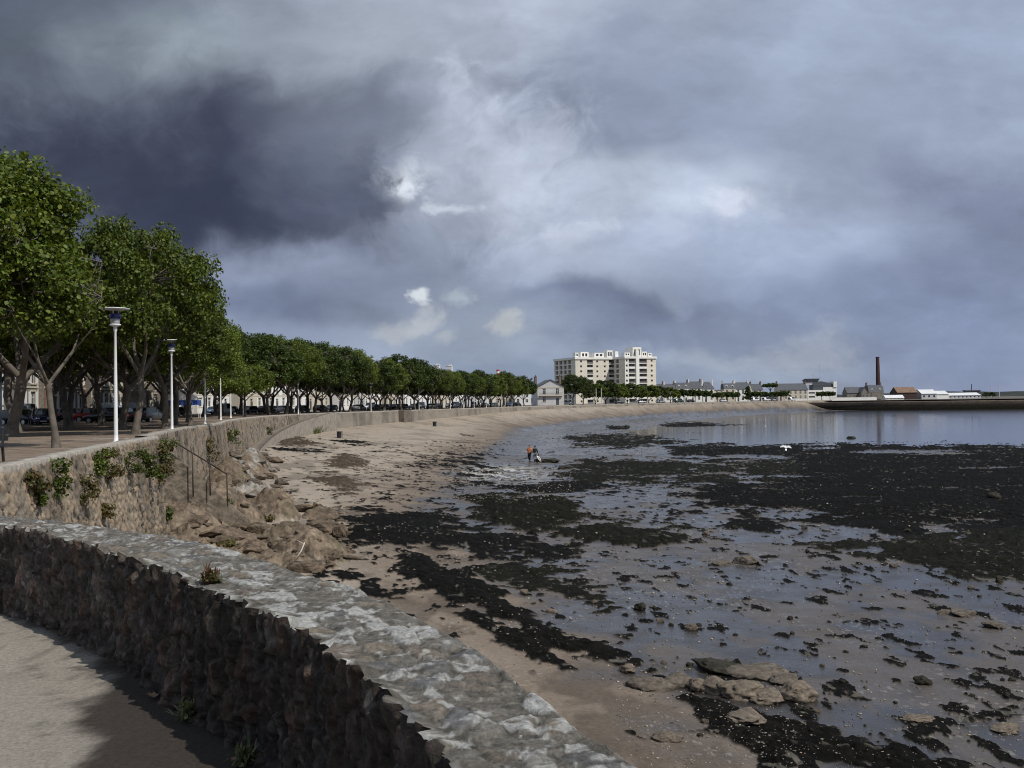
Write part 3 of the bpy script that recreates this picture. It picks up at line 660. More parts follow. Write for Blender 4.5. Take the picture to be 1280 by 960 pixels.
# ================================================================== near parapet
def parapet():
    root = thing('parapet_wall', 'curved low parapet of dark rubble with a pale lichened stone top, right in front', 'wall', (0, 0, 0))
    Lr, s = smooth_line(PAR_IN, .014)
    Lo, _ = smooth_line(PAR_OUT, .05)
    n = normals2(Lr)                        # right of travel = seaward
    # width at each station
    wd = np.array([np.min(np.hypot(Lo[:, 0] - p[0], Lo[:, 1] - p[1])) for p in Lr[::10]]); wd = np.interp(np.arange(len(Lr)), np.arange(len(Lr))[::10], wd)
    k = np.ones(61) / 61; wd = np.convolve(np.pad(wd, 30, 'edge'), k, 'valid')
    Ht = .77
    hz = np.linspace(.06, 1, 56)
    Sg, Zg = np.meshgrid(s, hz * Ht, indexing='ij')
    wn = fbm(Sg * 4, Zg * 4, 301, 3) - .5; wn2 = fbm(Sg * 2.2 + 9, Zg * 3, 302, 3) - .5
    f1, f2, cid, ox_, oz_ = voronoi(Sg / .105 + wn2 * 1.3, Zg / .155 + wn * 1.0, 303, .95, True)
    g1, g2, gid, gx_, gz_ = voronoi(Sg / .042 + wn * 2, Zg / .085 + wn2, 304, .95, True)
    e = sstep(.02, .30, f2 - f1)
    up = sstep(.3, .75, Zg / Ht)
    lo = 1 - sstep(.1, .4, Zg / Ht)
    disp = sstep(.0, .12, f2 - f1) * .026 + (cid - .5) * .032 + (np.modf(cid * 51.7)[0] - .5) * ox_ * .05 + (np.modf(cid * 23.3)[0] - .5) * oz_ * .05 + (np.modf(gid * 51.7)[0] - .5) * gx_ * .04 + (gid - .5) * .02 + (fbm(Sg * 24, Zg * 15, 305, 5, .6) - .5) * .05 + (fbm(Sg * 1.3, Zg * 1.5, 306, 3) - .5) * .05 + lo * .03 * (gid)
    # inner face moves towards the path (minus n)
    P = Lr[:, None, :] - n[:, None, :] * disp[..., None]
    rim = cid[:, -1]; rz = (rim - .5) * .05 + (fbm(s * 16, s * 0, 307, 5, .65) - .5) * .06
    Z = Zg + rz[:, None] * sstep(.6, 1.0, Zg / Ht)
    base = np.array([.046, .037, .031]); tint = np.stack([1 + .16 * (cid - .5), np.ones_like(cid), 1 - .12 * (cid - .5)], -1)
    c = base * tint * (.55 + .95 * gid * .5 + .5 * cid)[..., None]
    red = (cid > .90)[..., None]; c = np.where(red, c * np.array([1.14, 1.0, .95]), c); stk = fbm(Sg * 22, Zg * 5, 308, 4); fine = fbm(Sg * 60, Zg * 42, 310, 4, .65); c = c * ((.5 + 1.0 * stk) * (.3 + 1.4 * fine))[..., None]; hl = sstep(.70, .78, vnoise(Sg * 55, Zg * 40, 330)) * sstep(.42, .6, fbm(Sg * 6, Zg * 6, 331, 3)); c = c * (1 - .6 * hl[..., None]) + np.array([.14, .13, .12]) * .6 * hl[..., None]
    mort = (1 - sstep(.03, .13, f2 - f1)) * .55; c = c * (1 - mort[..., None]) + np.array([.06, .055, .048]) * mort[..., None]
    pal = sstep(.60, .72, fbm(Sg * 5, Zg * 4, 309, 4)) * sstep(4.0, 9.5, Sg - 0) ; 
    gr = sstep(7.5, 10.5, Sg)[..., None]; c = c * (1 + 1.5 * gr * (.35 + pal[..., None]))  # left stretch paler: grazing sunlight on the stones put into their colour
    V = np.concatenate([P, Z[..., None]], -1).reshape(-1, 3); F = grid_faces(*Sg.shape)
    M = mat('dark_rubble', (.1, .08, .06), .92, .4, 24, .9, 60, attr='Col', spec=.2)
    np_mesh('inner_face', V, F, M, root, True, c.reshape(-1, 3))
    # top
    tt = np.linspace(0, 1, 58); Sg2, Tg = np.meshgrid(s, tt, indexing='ij'); Wd = wd[:, None] * Tg
    a1 = fbm(Sg2 * 3, Wd * 3, 311, 3) - .5; a2 = fbm(Sg2 * 2.5 + 5, Wd * 3, 312, 3) - .5
    f1, f2, cid = voronoi(Sg2 / .19 + a1 * 1.2, Wd / .12 + a2 * 1.2, 313); g1, g2, gid = voronoi(Sg2 / .05 + a1 * 2, Wd / .05 + a2 * 2, 314)
    stone = (cid > .42) * sstep(.04, .22, f2 - f1 - .22 * (1 - cid) + (fbm(Sg2 * 12, Wd * 12, 315, 3) - .5) * .15)
    z = Ht - .012 + stone * (.005 + .010 * (cid - .3)) + (fbm(Sg2 * 11, Wd * 11, 316, 6, .68) - .5) * .026 + (fbm(Sg2 * 1.6, Wd * 1.6, 319, 3) - .5) * .035 + (gid - .5) * .005
    edge = sstep(.88, 1.0, Tg); z -= edge * (.03 + .05 * gid)
    b = (1 - sstep(0, .16, Tg)); z = z * (1 - b) + (Ht + rz[:, None]) * b
    dI = disp[:, -1]
    P2 = Lr[:, None, :] + n[:, None, :] * (Wd - dI[:, None] * (1 - sstep(0, .2, Tg)) + edge * (gid - .5) * .05)[..., None]
    grain = fbm(Sg2 * 24, Wd * 24, 317, 4)
    c = np.array([.138, .127, .11])[None, None] * (.40 + 1.15 * grain)[..., None]
    pal = np.array([[.13, .138, .155], [.25, .205, .15], [.20, .19, .17], [.16, .15, .13], [.30, .295, .275], [.10, .105, .115], [.21, .165, .125], [.18, .17, .15]])
    ci = np.clip((np.modf(cid * 37.7)[0] * 8).astype(int), 0, 7)
    sc = (pal[ci] * .55 + np.array([.15, .142, .128]) * .45) * (.55 + .8 * grain)[..., None]
    c = c * (1 - stone[..., None] * .8) + sc * stone[..., None] * .8
    en = fbm(Sg2 * 16, Wd * 16, 318, 5, .6)
    li = (np.modf(cid * 91.3)[0] > .83) * sstep(.10, .15, f2 - f1 + (en - .5) * .55)
    li = np.maximum(li, sstep(.645, .67, fbm(Sg2 * 13, Wd * 15, 323, 4, .5)) * .9)
    lm = li * (.12 + .88 * sstep(.36, .52, fbm(Sg2 * 1.3, Wd * 1.7, 320, 3))) * sstep(.28, .42, grain)
    c = c * (1 - lm[..., None]) + np.array([.35, .35, .335]) * (.72 + .45 * grain[..., None]) * lm[..., None]
    z += lm * .0015
    sp = sstep(.78, .84, vnoise(Sg2 * 33, Wd * 33, 321)) * sstep(.45, .6, fbm(Sg2 * 3, Wd * 3, 322, 3)) * .8
    c = c * (1 - sp[..., None]) + np.array([.4, .4, .37]) * sp[..., None]; c *= (.45 + 1.1 * fbm(Sg2 * 70, Wd * 70, 324, 3, .7))[..., None]
    c *= (1 - .5 * (1 - sstep(0, .05, f2 - f1)) * (cid > .4))[..., None]
    V = np.concatenate([P2, z[..., None]], -1).reshape(-1, 3); F = grid_faces(*Sg2.shape)[:, ::-1]
    np_mesh('coping', V, F[:, ::-1], mat('lichened_stone', (.2, .2, .18), .93, .3, 45, .8, 90, attr='Col', spec=.15), root, True, c.reshape(-1, 3))
    # outer face down to the beach
    q = np.linspace(0, 1, 40); top = P2[::4, -1]; zt = z[::4, -1]; nn = n[::4]
    Sg3, Qg = np.meshgrid(s[::4], q, indexing='ij'); f1, f2, cid = voronoi(Sg3 / .3, Qg * 6 / .3, 331)
    P3 = top[:, None, :] + nn[:, None, :] * (Qg * .5 + ((cid - .5) * .08 + .04 * sstep(.02, .2, f2 - f1)) * (Qg > .02))[..., None]
    Z3 = zt[:, None] * (1 - Qg) + Qg * -5.4
    c = np.array([.24, .2, .16])[None, None] * (.6 + .8 * cid)[..., None]
    np_mesh('outer_face', np.concatenate([P3, Z3[..., None]], -1).reshape(-1, 3), grid_faces(*Sg3.shape), mat('rubble_outside', (.2, .2, .18), .93, .3, 12, .8, 30, attr='Col', spec=.15), root, True, c.reshape(-1, 3))
parapet()

# ================================================================== sea walls of the promenade
M_cope = mat('coping_stone', (.31, .285, .25), .92, .35, 5, .7, 22, spec=.2)
def sea_wall(name, label, line, step, zb_fn, batter, tone, stone=(.28, .4), parent_end=True, mortar=.5, rows=None, plain=0.):
    root = thing(name, label, 'wall', (0, 0, 0))
    L, s = smooth_line(line, step); n = normals2(L); top = PROM + .05
    H = 6.2; nz = rows or int(H / step); q = np.linspace(0, 1, nz)
    Sg, Qg = np.meshgrid(s, q * H, indexing='ij')
    w1 = fbm(Sg * .9, Qg * .9, 401, 3) - .5
    f1, f2, cid = voronoi(Sg / stone[0] + w1 * 2, Qg / stone[1] + w1 * 1.4, 403)
    g1, g2, gid = voronoi(Sg / .13, Qg / .17, 404)
    d = Qg * batter + (sstep(.02, .28, f2 - f1) * .06 + (cid - .5) * .08 + (gid - .5) * .03 + (fbm(Sg * 5, Qg * 5, 405, 4) - .5) * .08) * (1 - plain) * sstep(0, .15, Qg)
    P = L[:, None, :] + n[:, None, :] * d[..., None]; Z = top - Qg
    c = np.array(tone)[None, None] * (.62 + .5 * cid + .3 * gid)[..., None] * np.stack([1 + .2 * (cid - .5), np.ones_like(cid), 1 - .25 * (cid - .5)], -1)
    dk = (cid < .16)[..., None] * (1 - plain); c = c * (1 - .6 * dk)
    ml = mortar * (1 - sstep(.03, .16, f2 - f1))[..., None] * (1 - plain); c = c * (1 - ml) + np.array(tone) * 1.05 * ml
    c = c * (1 - plain) + plain * np.array(tone) * (.75 + .5 * fbm(Sg * .35, Qg * .9, 407, 5))[..., None]
    stain = sstep(.5, .72, fbm(Sg * .5, Qg * .12, 409, 4)) * .35; c *= (1 - stain)[..., None]
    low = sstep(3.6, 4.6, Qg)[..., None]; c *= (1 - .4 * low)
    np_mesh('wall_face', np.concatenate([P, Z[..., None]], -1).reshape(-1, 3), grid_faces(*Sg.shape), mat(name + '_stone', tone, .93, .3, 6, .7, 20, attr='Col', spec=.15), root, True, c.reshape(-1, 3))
    # coping: separate mesh, slightly rough slabs
    prof = [(.03, -.16), (.035, 0.), (0.0, .025), (-.25, .03), (-.5, .02), (-.52, -.2)]
    V = []
    for i, (p, m) in enumerate(zip(L, n)):
        for o, z in prof:
            j = (_h(np.array([int(s[i] / .45)]), np.array([3]), 7)[0] - .5) * .035
            xy = p + m * (o + j * .5); V.append((xy[0], xy[1], top + z + j))
    np_mesh('coping', V, grid_faces(len(L), len(prof)), M_cope, root)
    if parent_end:
        p = L[-1]; m = n[-1]; e = MB(); e.add([(p[0] - m[0] * 2.6, p[1] - m[1] * 2.6, top), (p[0], p[1], top), (p[0] + m[0] * H * batter, p[1] + m[1] * H * batter, top - H), (p[0] - m[0] * 2.6, p[1] - m[1] * 2.6, top - H)], [(0, 1, 2, 3)])
        e.build('end_face', M_cope, root)
    return root
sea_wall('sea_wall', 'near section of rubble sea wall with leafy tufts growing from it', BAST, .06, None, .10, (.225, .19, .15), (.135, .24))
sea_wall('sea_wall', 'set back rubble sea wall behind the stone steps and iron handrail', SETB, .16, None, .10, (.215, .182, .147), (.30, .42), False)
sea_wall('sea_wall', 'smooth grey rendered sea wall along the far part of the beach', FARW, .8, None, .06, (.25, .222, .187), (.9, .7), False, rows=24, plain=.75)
def slipway():
    # sloping ramp in front of the wall
    pts = [(467, 517), (455, 522), (440, 529), (425, 535), (408, 542), (385, 549), (362, 556)]
    V = []; ss = np.linspace(guide_s(-29.3, 162), guide_s(-27.5, 104), 40)
    for i, s in enumerate(ss):
        t = i / 39; x0, y0, _ = on_guide(s, -.2); x1, y1, _ = on_guide(s, -1.5); z = PROM + .02 - 3.5 * t
        V += [(x0, y0, z), (x1, y1, z), (x1, y1, z + .14), (*on_guide(s, -1.72)[:2], z + .14), (*on_guide(s, -1.9)[:2], -5)]
    o = np_mesh('slipway', V, grid_faces(40, 5), mat('ramp_concrete', (.20, .175, .148), .92, .3, 1.5, .5, 8, spec=.15))
    tag(o, 'long concrete ramp sloping along the sea wall down to the sand', 'ramp')
slipway()
def buttress():
    x, y, h = on_guide(guide_s(-21.3, 200), 0); root = MB()
    root.prism([(-.05, .42), (-1.1, .42), (-1.6, -5), (-.05, -5)], 0, -2.2, 2.2)
    o = root.build('stone_buttress', mat('buttress_stone', (.14, .12, .10), .93, .4, 1.5, .8, 6, spec=.15), bevel=.05, loc=(x, y, 0)); o.rotation_euler.z = h
    tag(o, 'dark square stone buttress projecting from the pale sea wall', 'buttress')
buttress()
def pier():
    L, s = smooth_line(PIER, 4.0); n = -normals2(L); V = []
    prof = [(-.3, -6), (.0, -3.4), (.15, -1.0), (.15, -.75), (-.25, -.7), (-.6, -.75), (-.6, -1.2), (-6, -1.25), (-6, -6)]
    root = thing('stone_pier', 'long low dark stone pier closing the bay under the chimney', 'pier')
    nn = normals2(L)
    sg = 1 if nn[0][1] < 0 else -1
    nn = nn * sg
    for p, m in zip(L, nn):
        for o, z in prof: V.append((p[0] + m[0] * o, p[1] + m[1] * o, z))
    V = np.array(V); zc = V[:, 2]; c = np.array([.17, .135, .105])[None] * (.7 + .6 * fbm(V[:, 0] * .2, V[:, 1] * .2, 5, 3))[:, None]
    c = np.where((zc < -3.3)[:, None], np.array([.02, .018, .015]), c)
    np_mesh('pier_wall', V, grid_faces(len(L), len(prof)), mat('pier_stone', (.2, .2, .2), .92, .3, .8, .6, 3, attr='Col', spec=.1), root, False, c)
    V = []
    for p, m in zip(L, nn):
        for o, z in [(.9, -6.5), (.55, -4.2), (.22, -3.55), (.0, -3.3)]: V.append((p[0] + m[0] * o, p[1] + m[1] * o, z + .25 * fbm(np.array([p[0] * .3]), np.array([o]), 9, 3)[0]))
    np_mesh('weed_skirt', V, grid_faces(len(L), 4), mat('pier_weed', (.016, .014, .011), .9, .4, 1, 1., 4, spec=.05), root)
pier()
# ================================================================== street lamps
M_white = mat('white_paint', (.78, .79, .8), .35, .06, 2)
M_blue = mat('blue_glass', (.02, .03, .16), .2, spec=.6)
M_glass = mat('lantern_glass', (.42, .44, .46), .12, spec=.7)
M_disc = mat('lamp_disc', (.62, .65, .66), .4)
def lamp_proto(label):
    t = thing('street_lamp', label, 'street lamp', group='white disc-topped street lamps along the sea wall')
    MB().lathe([(.13, 0), (.13, .03), (.085, .06), (.076, .3), (.06, 2.5), (.046, 4.18), (.068, 4.22), (.068, 4.34), (.045, 4.37)], 16).build('pole', M_white, t, True)
    MB().lathe([(.06, 4.36), (.20, 4.42), (.21, 4.46), (.10, 4.49), (.05, 4.55), (.04, 4.68)], 18).build('lamp_collar', M_white, t, True)
    MB().lathe([(.17, 4.47), (.175, 4.68), (.165, 4.68), (.16, 4.47)], 18).build('lantern', M_glass, t, True)
    MB().lathe([(.19, 4.67), (.22, 4.72), (.22, 4.82), (.19, 4.86), (.03, 4.86)], 18).build('blue_band', M_blue, t, True)
    m = MB()
    for a in range(3): x, y = .13 * math.cos(a * 2.1 + .3), .13 * math.sin(a * 2.1 + .3); MB().tube([(x, y, 4.84), (x, y, 5.04)], .014, 6).build('strut', M_white, t)
    MB().lathe([(.05, 4.99), (.40, 5.015), (.54, 5.03), (.545, 5.055), (.45, 5.075), (.1, 5.1)], 28).build('lamp_disc', M_disc, t, True)
    return t
LAMP_PX = [(145, 553), (215, 538), (256.5, 530), (276, 525), (288.5, 522.6), (304, 521)]
LAMP_S = [guide_s(*at(x, y, PROM)[:2]) for x, y in LAMP_PX]
def s_for_px(px, s0=125, off=1.0):
    best = min(np.arange(s0, 420, .5), key=lambda s: abs(proj(np.array(on_guide(s, off)[0]), np.array(on_guide(s, off)[1]), np.array(PROM))[0] - px)); return best
LAMP_S += [s_for_px(p) for p in (373, 464, 524, 563, 579, 593, 608, 627, 653)]
PLACE = ['leaning beside the nearest plane trees', 'standing by the head of the stone steps', 'third from the left in the promenade row', 'fourth from the left in the promenade row', 'fifth from the left in the promenade row', 'sixth from the left in the promenade row',
         'on the wall where the concrete ramp begins', 'by the top of the concrete ramp', 'just beyond the dark stone buttress', 'second beyond the dark stone buttress', 'third beyond the dark stone buttress', 'fourth beyond the dark stone buttress', 'second last before the grey gabled house', 'last but one dense tree from the gabled house', 'last before the grey gabled house']
PLACE[12] = 'third last before the grey gabled house'; PLACE[13] = 'second last before the grey gabled house'
lp = None
for i, s in enumerate(LAMP_S):
    x, y, h = on_guide(s, 1.0)
    if i < 6: q = at(*LAMP_PX[i], PROM); x, y = q.x, q.y
    if lp is None: lp = o = lamp_proto('tall white street lamp with round disc top, nearest and tallest, ' + 'at left by the wall')
    else: o = dup(lp, label='white street lamp with round disc top, ' + PLACE[i])
    o.location = (x, y, PROM); o.rotation_euler.z = .7 * i
lp['label'] = 'white street lamp with round disc top, nearest and largest of the row'

# ================================================================== trees
M_bark = mat('plane_bark', (.115, .098, .08), .9, .5, 2.2, .7, 12, c2=None)
M_leaf = leaf_mat('plane_leaves', .30)
def leaf_cloud(rng, C, Rr, n, size, up=.5, pal=None):
    "n leaves scattered in blobs at centres C with radii Rr; returns V,F,cols"
    wt = Rr ** 2; k = rng.choice(len(C), n, p=wt / wt.sum())
    v = rng.normal(size=(n, 3)); v /= np.linalg.norm(v, axis=1)[:, None]; r = rng.random(n) ** .55
    p = C[k] + v * (Rr[k] * r)[:, None] * np.array([1, 1, .72])
    nrm = v * .5 + rng.normal(size=(n, 3)) * .55 + np.array([0, 0, up]); nrm /= np.linalg.norm(nrm, axis=1)[:, None]
    a = rng.normal(size=(n, 3)); t = np.cross(nrm, a); t /= np.linalg.norm(t, axis=1)[:, None]; b = np.cross(nrm, t)
    sz = size * (.6 + .75 * rng.random(n))
    loc = np.array([(0, 0, 0), (.42, .30, .10), (.34, .72, .12), (0, 1.0, -.05), (-.34, .72, .12), (-.42, .30, .10)])
    loc = loc - np.array([0, .5, 0])
    V = p[:, None] + (loc[None, :, 0, None] * t[:, None] + loc[None, :, 1, None] * b[:, None] + loc[None, :, 2, None] * nrm[:, None]) * sz[:, None, None]
    base = np.arange(n)[:, None] * 6
    F = np.concatenate([base + np.array([0, 1, 2, 3]), base + np.array([3, 4, 5, 0])])
    pal = np.array(pal); ci = rng.choice(len(pal), n, p=None); c = pal[ci] * (.75 + .5 * rng.random(n))[:, None]
    tone = (.8 + .4 * rng.random(len(C)))[k]; c = c * tone[:, None]
    return V.reshape(-1, 3), F, np.repeat(c, 6, axis=0)
PAL_PLANE = [(0.0632, 0.0957, 0.0128), (0.0867, 0.1227, 0.0162), (0.1122, 0.1508, 0.0209), (0.053, 0.0811, 0.0128), (0.1479, 0.1716, 0.029), (0.0765, 0.1092, 0.0174)]
PAL_DARK = [(0.0347, 0.0562, 0.0104), (0.0459, 0.0707, 0.0122), (0.0632, 0.0884, 0.0151), (0.0286, 0.0458, 0.0093)]
PAL_YOUNG = [(0.0867, 0.1248, 0.0145), (0.1122, 0.1456, 0.0203), (0.0714, 0.1092, 0.0116), (0.1224, 0.1456, 0.029)]
def tree_data(seed, h=9.6, cr=4.9, th=2.7, lean=(0, 0), shift=(0, 0), nleaf=26000, leaf=.19, r0=.21, pal=PAL_PLANE, nclump=150, flat=.62, fork=4):
    rng = np.random.default_rng(seed); m = MB()
    def jit(s): return Vector(rng.normal(size=3) * s)
    top = Vector((lean[0], lean[1], th))
    tr = [Vector((0, 0, -.2)), Vector((0, 0, .05)), Vector((lean[0] * .12, lean[1] * .12, .5)), top * .6 + jit(.06), top]
    m.tube(tr, [r0 * 1.75, r0 * 1.5, r0 * 1.05, r0 * .92, r0 * .95], 10, False)
    nodes = []
    cz = th + (h - th) * .46; rz = (h - th) * .56
    for k in range(fork):
        a = 2 * math.pi * (k + rng.random() * .6) / fork; L = cr * (.62 + .2 * rng.random()); hh = (h - th) * (.55 + .35 * rng.random())
        p = [top - Vector((0, 0, .1))]
        for q in (.28, .55, .8, 1.0):
            p.append(top + Vector((math.cos(a) * L * q ** .85, math.sin(a) * L * q ** .85, hh * q ** 1.25)) + jit(.16))
        m.tube(p, [r0 * .62, r0 * .5, r0 * .36, r0 * .24, r0 * .12], 7, False); nodes += p[1:]
        for q in range(2):
            i = 1 + q; a2 = a + (rng.random() - .5) * 2.2; pp = p[i + 1]
            p2 = [p[i], (p[i] + pp) / 2 + Vector((math.cos(a2), math.sin(a2), .3)) * .7, p[i] + Vector((math.cos(a2) * cr * .5, math.sin(a2) * cr * .5, .9 + rng.random()))]
            m.tube(p2, [r0 * .3, r0 * .2, r0 * .09], 6, False); nodes += p2[1:]
    NP = np.array([list(v) for v in nodes]); C = []; Rr = []
    while len(C) < nclump:
        v = rng.normal(size=3); v /= np.linalg.norm(v)
        if v[2] < -.55: continue
        u = .58 + .42 * rng.random() ** .6
        bump = .80 + .38 * float(fbm(np.array([v[0] * 1.7 + 5]), np.array([v[1] * 1.7 + v[2] * 1.3]), seed, 2)[0])
        c = np.array([v[0] * cr * u * bump, v[1] * cr * u * bump, cz + v[2] * rz * u * bump * (1 if v[2] > 0 else .72)])
        c[:2] += np.array(lean) * .8 + np.array(shift)
        C.append(c); Rr.append(.55 + .55 * rng.random())
        nd = NP[np.argmin(np.linalg.norm(NP - c, axis=1))]
        mid = (nd + c) / 2 + rng.normal(size=3) * .12
        m.tube([nd, mid, c], [.028, .018, .007], 4, False)
    # stray sprays beyond the outline
    for _ in range(22):
        v = rng.normal(size=3); v /= np.linalg.norm(v); v[2] = abs(v[2]) * .9 + .1
        C.append(np.array([v[0] * cr * .98 + lean[0] * .8 + shift[0], v[1] * cr * .98 + lean[1] * .8 + shift[1], cz + v[2] * rz * 1.0])); Rr.append(.34)
    V, F, c = leaf_cloud(rng, np.array(C), np.array(Rr), nleaf, leaf, .55, pal)
    return m, (V, F, c)
def tree_proto(name, seed, bark=None, **kw):
    m, (V, F, c) = tree_data(seed, **kw)
    t = thing(name, 'x', 'tree'); m.build('trunk', bark or M_bark, t, True); np_mesh('crown', V, F, M_leaf, t, False, c); return t
TF = tree_proto('plane_tree', 31, lean=(-.3, .1), shift=(-1.5, 0), h=9.7, cr=2.6, th=2.2, r0=.105, nclump=150, nleaf=34000, leaf=.135, fork=3)
TP = [tree_proto('plane_tree', 11, lean=(.35, .1), nclump=170, nleaf=38000, leaf=.15), tree_proto('plane_tree', 12, lean=(-.3, .4), cr=5.2, nleaf=38000, leaf=.16, fork=5), tree_proto('plane_tree', 13, lean=(.1, -.3), h=10.2, cr=4.7, th=3.0, nleaf=36000, leaf=.155), tree_proto('plane_tree', 14, lean=(.5, 0), h=9.0, cr=5.0, r0=.25, nleaf=38000, leaf=.155)]
TD = [tree_proto('plane_tree', 15, pal=PAL_DARK, h=9.8, cr=5.2, th=2.3, leaf=.21, nleaf=22000), tree_proto('plane_tree', 16, pal=PAL_DARK, h=10.3, cr=4.9, th=2.3, leaf=.22, nleaf=22000, lean=(.2, .3)), tree_proto('plane_tree', 19, pal=PAL_PLANE, h=9.4, cr=5.0, th=2.2, leaf=.22, nleaf=22000, lean=(-.2, .2))]
TY = tree_proto('young_plane_tree', 17, pal=PAL_YOUNG, h=6.3, cr=3.3, th=2.0, r0=.12, nleaf=12000, nclump=80, leaf=.17)
TR = [tree_proto('round_tree', 21, pal=PAL_DARK, h=8.0, cr=4.6, th=1.2, leaf=.34, nleaf=9000, nclump=90), tree_proto('round_tree', 22, pal=PAL_PLANE, h=7.4, cr=4.4, th=1.2, leaf=.34, nleaf=9000, nclump=90)]
_used = set()
def put(proto, x, y, z=PROM, sc=1., rz=0., label='', group=None, cat='tree', szx=None):
    k = proto.name
    if k not in _used: _used.add(k); o = proto
    else: o = dup(proto)
    o.location = (x, y, z); o.rotation_euler.z = rz; o.scale = (sc * (szx or 1), sc * (szx or 1), sc)
    o['label'] = label; o['category'] = cat
    if group: o['group'] = group
    elif 'group' in o: del o['group']
    return o
rt = random.Random(5)
G1, G2, G3 = 'plane trees of the seaward row', 'plane trees of the middle row', 'plane trees of the inland row'
def after_lamp(s):
    i = int(np.searchsorted(LAMP_S, s)) - 1
    if i < 0: return 'before the first street lamp'
    f = (s - LAMP_S[i]) / ((LAMP_S[i + 1] if i + 1 < len(LAMP_S) else LAMP_S[i] + 20) - LAMP_S[i])
    w = 'just past' if f < .34 else 'midway beyond' if f < .67 else 'well beyond'
    return '%s the %s street lamp' % (w, ORD[i])
near_list = [  # px, py of the foot, proto, scale, label
    (70, 560, TF, 1.0, 'slim pale-trunked plane tree forking low, nearest the wall at far left', 0.),
    (14, 546, TP[3], 1.04, 'thick dark trunked plane tree leaning right at the left edge', 0.1),
    (85, 537, TP[1], 1.02, 'dark plane tree leaning right in front of the stone house', .5),
    (170, 543, TP[2], .98, 'plane tree with flared pale trunk just right of the nearest lamp', 2.0),
    (152, 537, TP[1], 1.0, 'straight dark plane trunk close behind the flared pale trunk', 3.9),
    (207, 536, TP[0], 1.0, 'stout dark plane tree just left of the second street lamp', 4.4),
    (238, 533, TP[2], .76, 'plane tree between the second and third street lamps', 3.3),
    (-125, 566, TP[2], .93, 'plane tree mostly outside the left edge, only its crown showing', 5.5),
]
for px, py, pr, sc, lb, rz in near_list:
    q = at(px, py, PROM); put(pr, q.x, q.y, PROM, sc, rz, lb, 'plane trees nearest the camera', szx={170: .78, 207: .80, 238: .9}.get(px))
def tree_row(off, s0, s1, stp, protos, group, word, skip=(), scl=(.92, 1.06)):
    s = s0; last = {}
    while s < s1:
        ss = s + rt.uniform(-1, 1); x, y, h = on_guide(ss, off + rt.uniform(-.6, .6)); r = rt.random(); sc = rt.uniform(*scl)
        pl = after_lamp(ss)
        lb = '%s plane tree, %s' % (word, pl)
        put(rt.choice(protos), x, y, PROM, sc, r * 6.28, lb, group)
        s += stp
s60 = guide_s(-20.2, 64)
tree_row(2.6, s60 + 11, s60 + 28, 11, [TP[0], TP[2]], G1, 'leafy seaward-row', scl=(.86, .95))
q = at(341, 520.5, PROM); put(TY, *on_guide(guide_s(q.x, q.y), 2.4)[:2], PROM, 1.0, .4, 'small light green young plane tree in front of the dark row', None)
q = at(305, 521.5, PROM); put(TY, *on_guide(guide_s(-28, 107), 2.6)[:2], PROM, .92, 2.4, 'smaller pale green tree between the fifth and sixth street lamps', None)
S_END0 = s_for_px(650, off=3)
tree_row(2.6, guide_s(-30.6, 142), guide_s(-17.5, 215), 8.2, TD + [TP[2]], G1, 'dark green seaward-row', scl=(.95, 1.08))
tree_row(2.6, guide_s(-17.5, 215) + 8, S_END0, 7.6, TD + [TP[2]], G1, 'dark green seaward-row', scl=(.80, .93))
tree_row(9.5, s60 - 4, guide_s(-30, 120), 11.5, TP[:3], G2, 'leafy middle-row', scl=(1.0, 1.12))
S_END = s_for_px(636, off=9)
tree_row(9.5, guide_s(-30, 126), guide_s(-24, 190), 9.0, TD, G2, 'dark green middle-row', scl=(1.14, 1.28))
tree_row(9.5, guide_s(-24, 190) + 9.5, S_END, 9.0, TD, G2, 'dark green middle-row', scl=(.80, .95))
tree_row(16.5, s60 + 3, guide_s(-29, 115), 11.5, TD + [TP[1]], G3, 'tall inland-row', scl=(1.04, 1.2))
tree_row(16.5, guide_s(-29, 115) + 11, guide_s(-24, 190), 10.5, TD, G3, 'tall inland-row', scl=(1.2, 1.34))
tree_row(16.5, guide_s(-24, 190) + 9, S_END, 10.5, TD, G3, 'tall inland-row', scl=(.9, 1.02))
# far trees in front of the tower block and the town
for i, (px, top, Y, pr, sc, lb) in enumerate([
    (638, 473, 350, TD[0], .98, 'dark dense tree left of the grey gabled house'), (655, 472, 352, TD[1], 1.0, 'dark dense tree against the left side of the gabled house'),
    (716, 474, 400, TD[0], 1.05, 'dark tall tree in front of the left end of the tower block'), (729, 477, 408, TD[1], .95, 'dark tree beside the tall one before the tower block'),
    (744, 480, 420, TR[1], 1.0, 'green tree behind the beach clock post'), (757, 478, 424, TR[0], 1.05, 'round tree under the middle of the tower block'),
    (770, 481, 430, TR[1], 1.02, 'round tree under the joint of the two tower wings'), (784, 481, 436, TR[0], .98, 'round tree below the right wing of the tower block'),
    (798, 483, 444, TR[1], 1.0, 'yellowish round tree below the right wing, second from its end'), (811, 484, 455, TR[1], .95, 'yellowish round tree below the right edge of the tower block'),
    (824, 486, 470, TR[0], .9, 'low round tree just right of the tower block'), (838, 487, 485, TR[1], .9, 'low round tree, last before the row of white houses'),
    ]):
    q = atd(px, 500, Y); put(pr, q.x, Y, PROM, sc * rt.uniform(1.06, 1.14) * (1 if i > 1 else .9), i * 1.3, lb, 'trees before the tower block')
M_dleaf = M_leaf
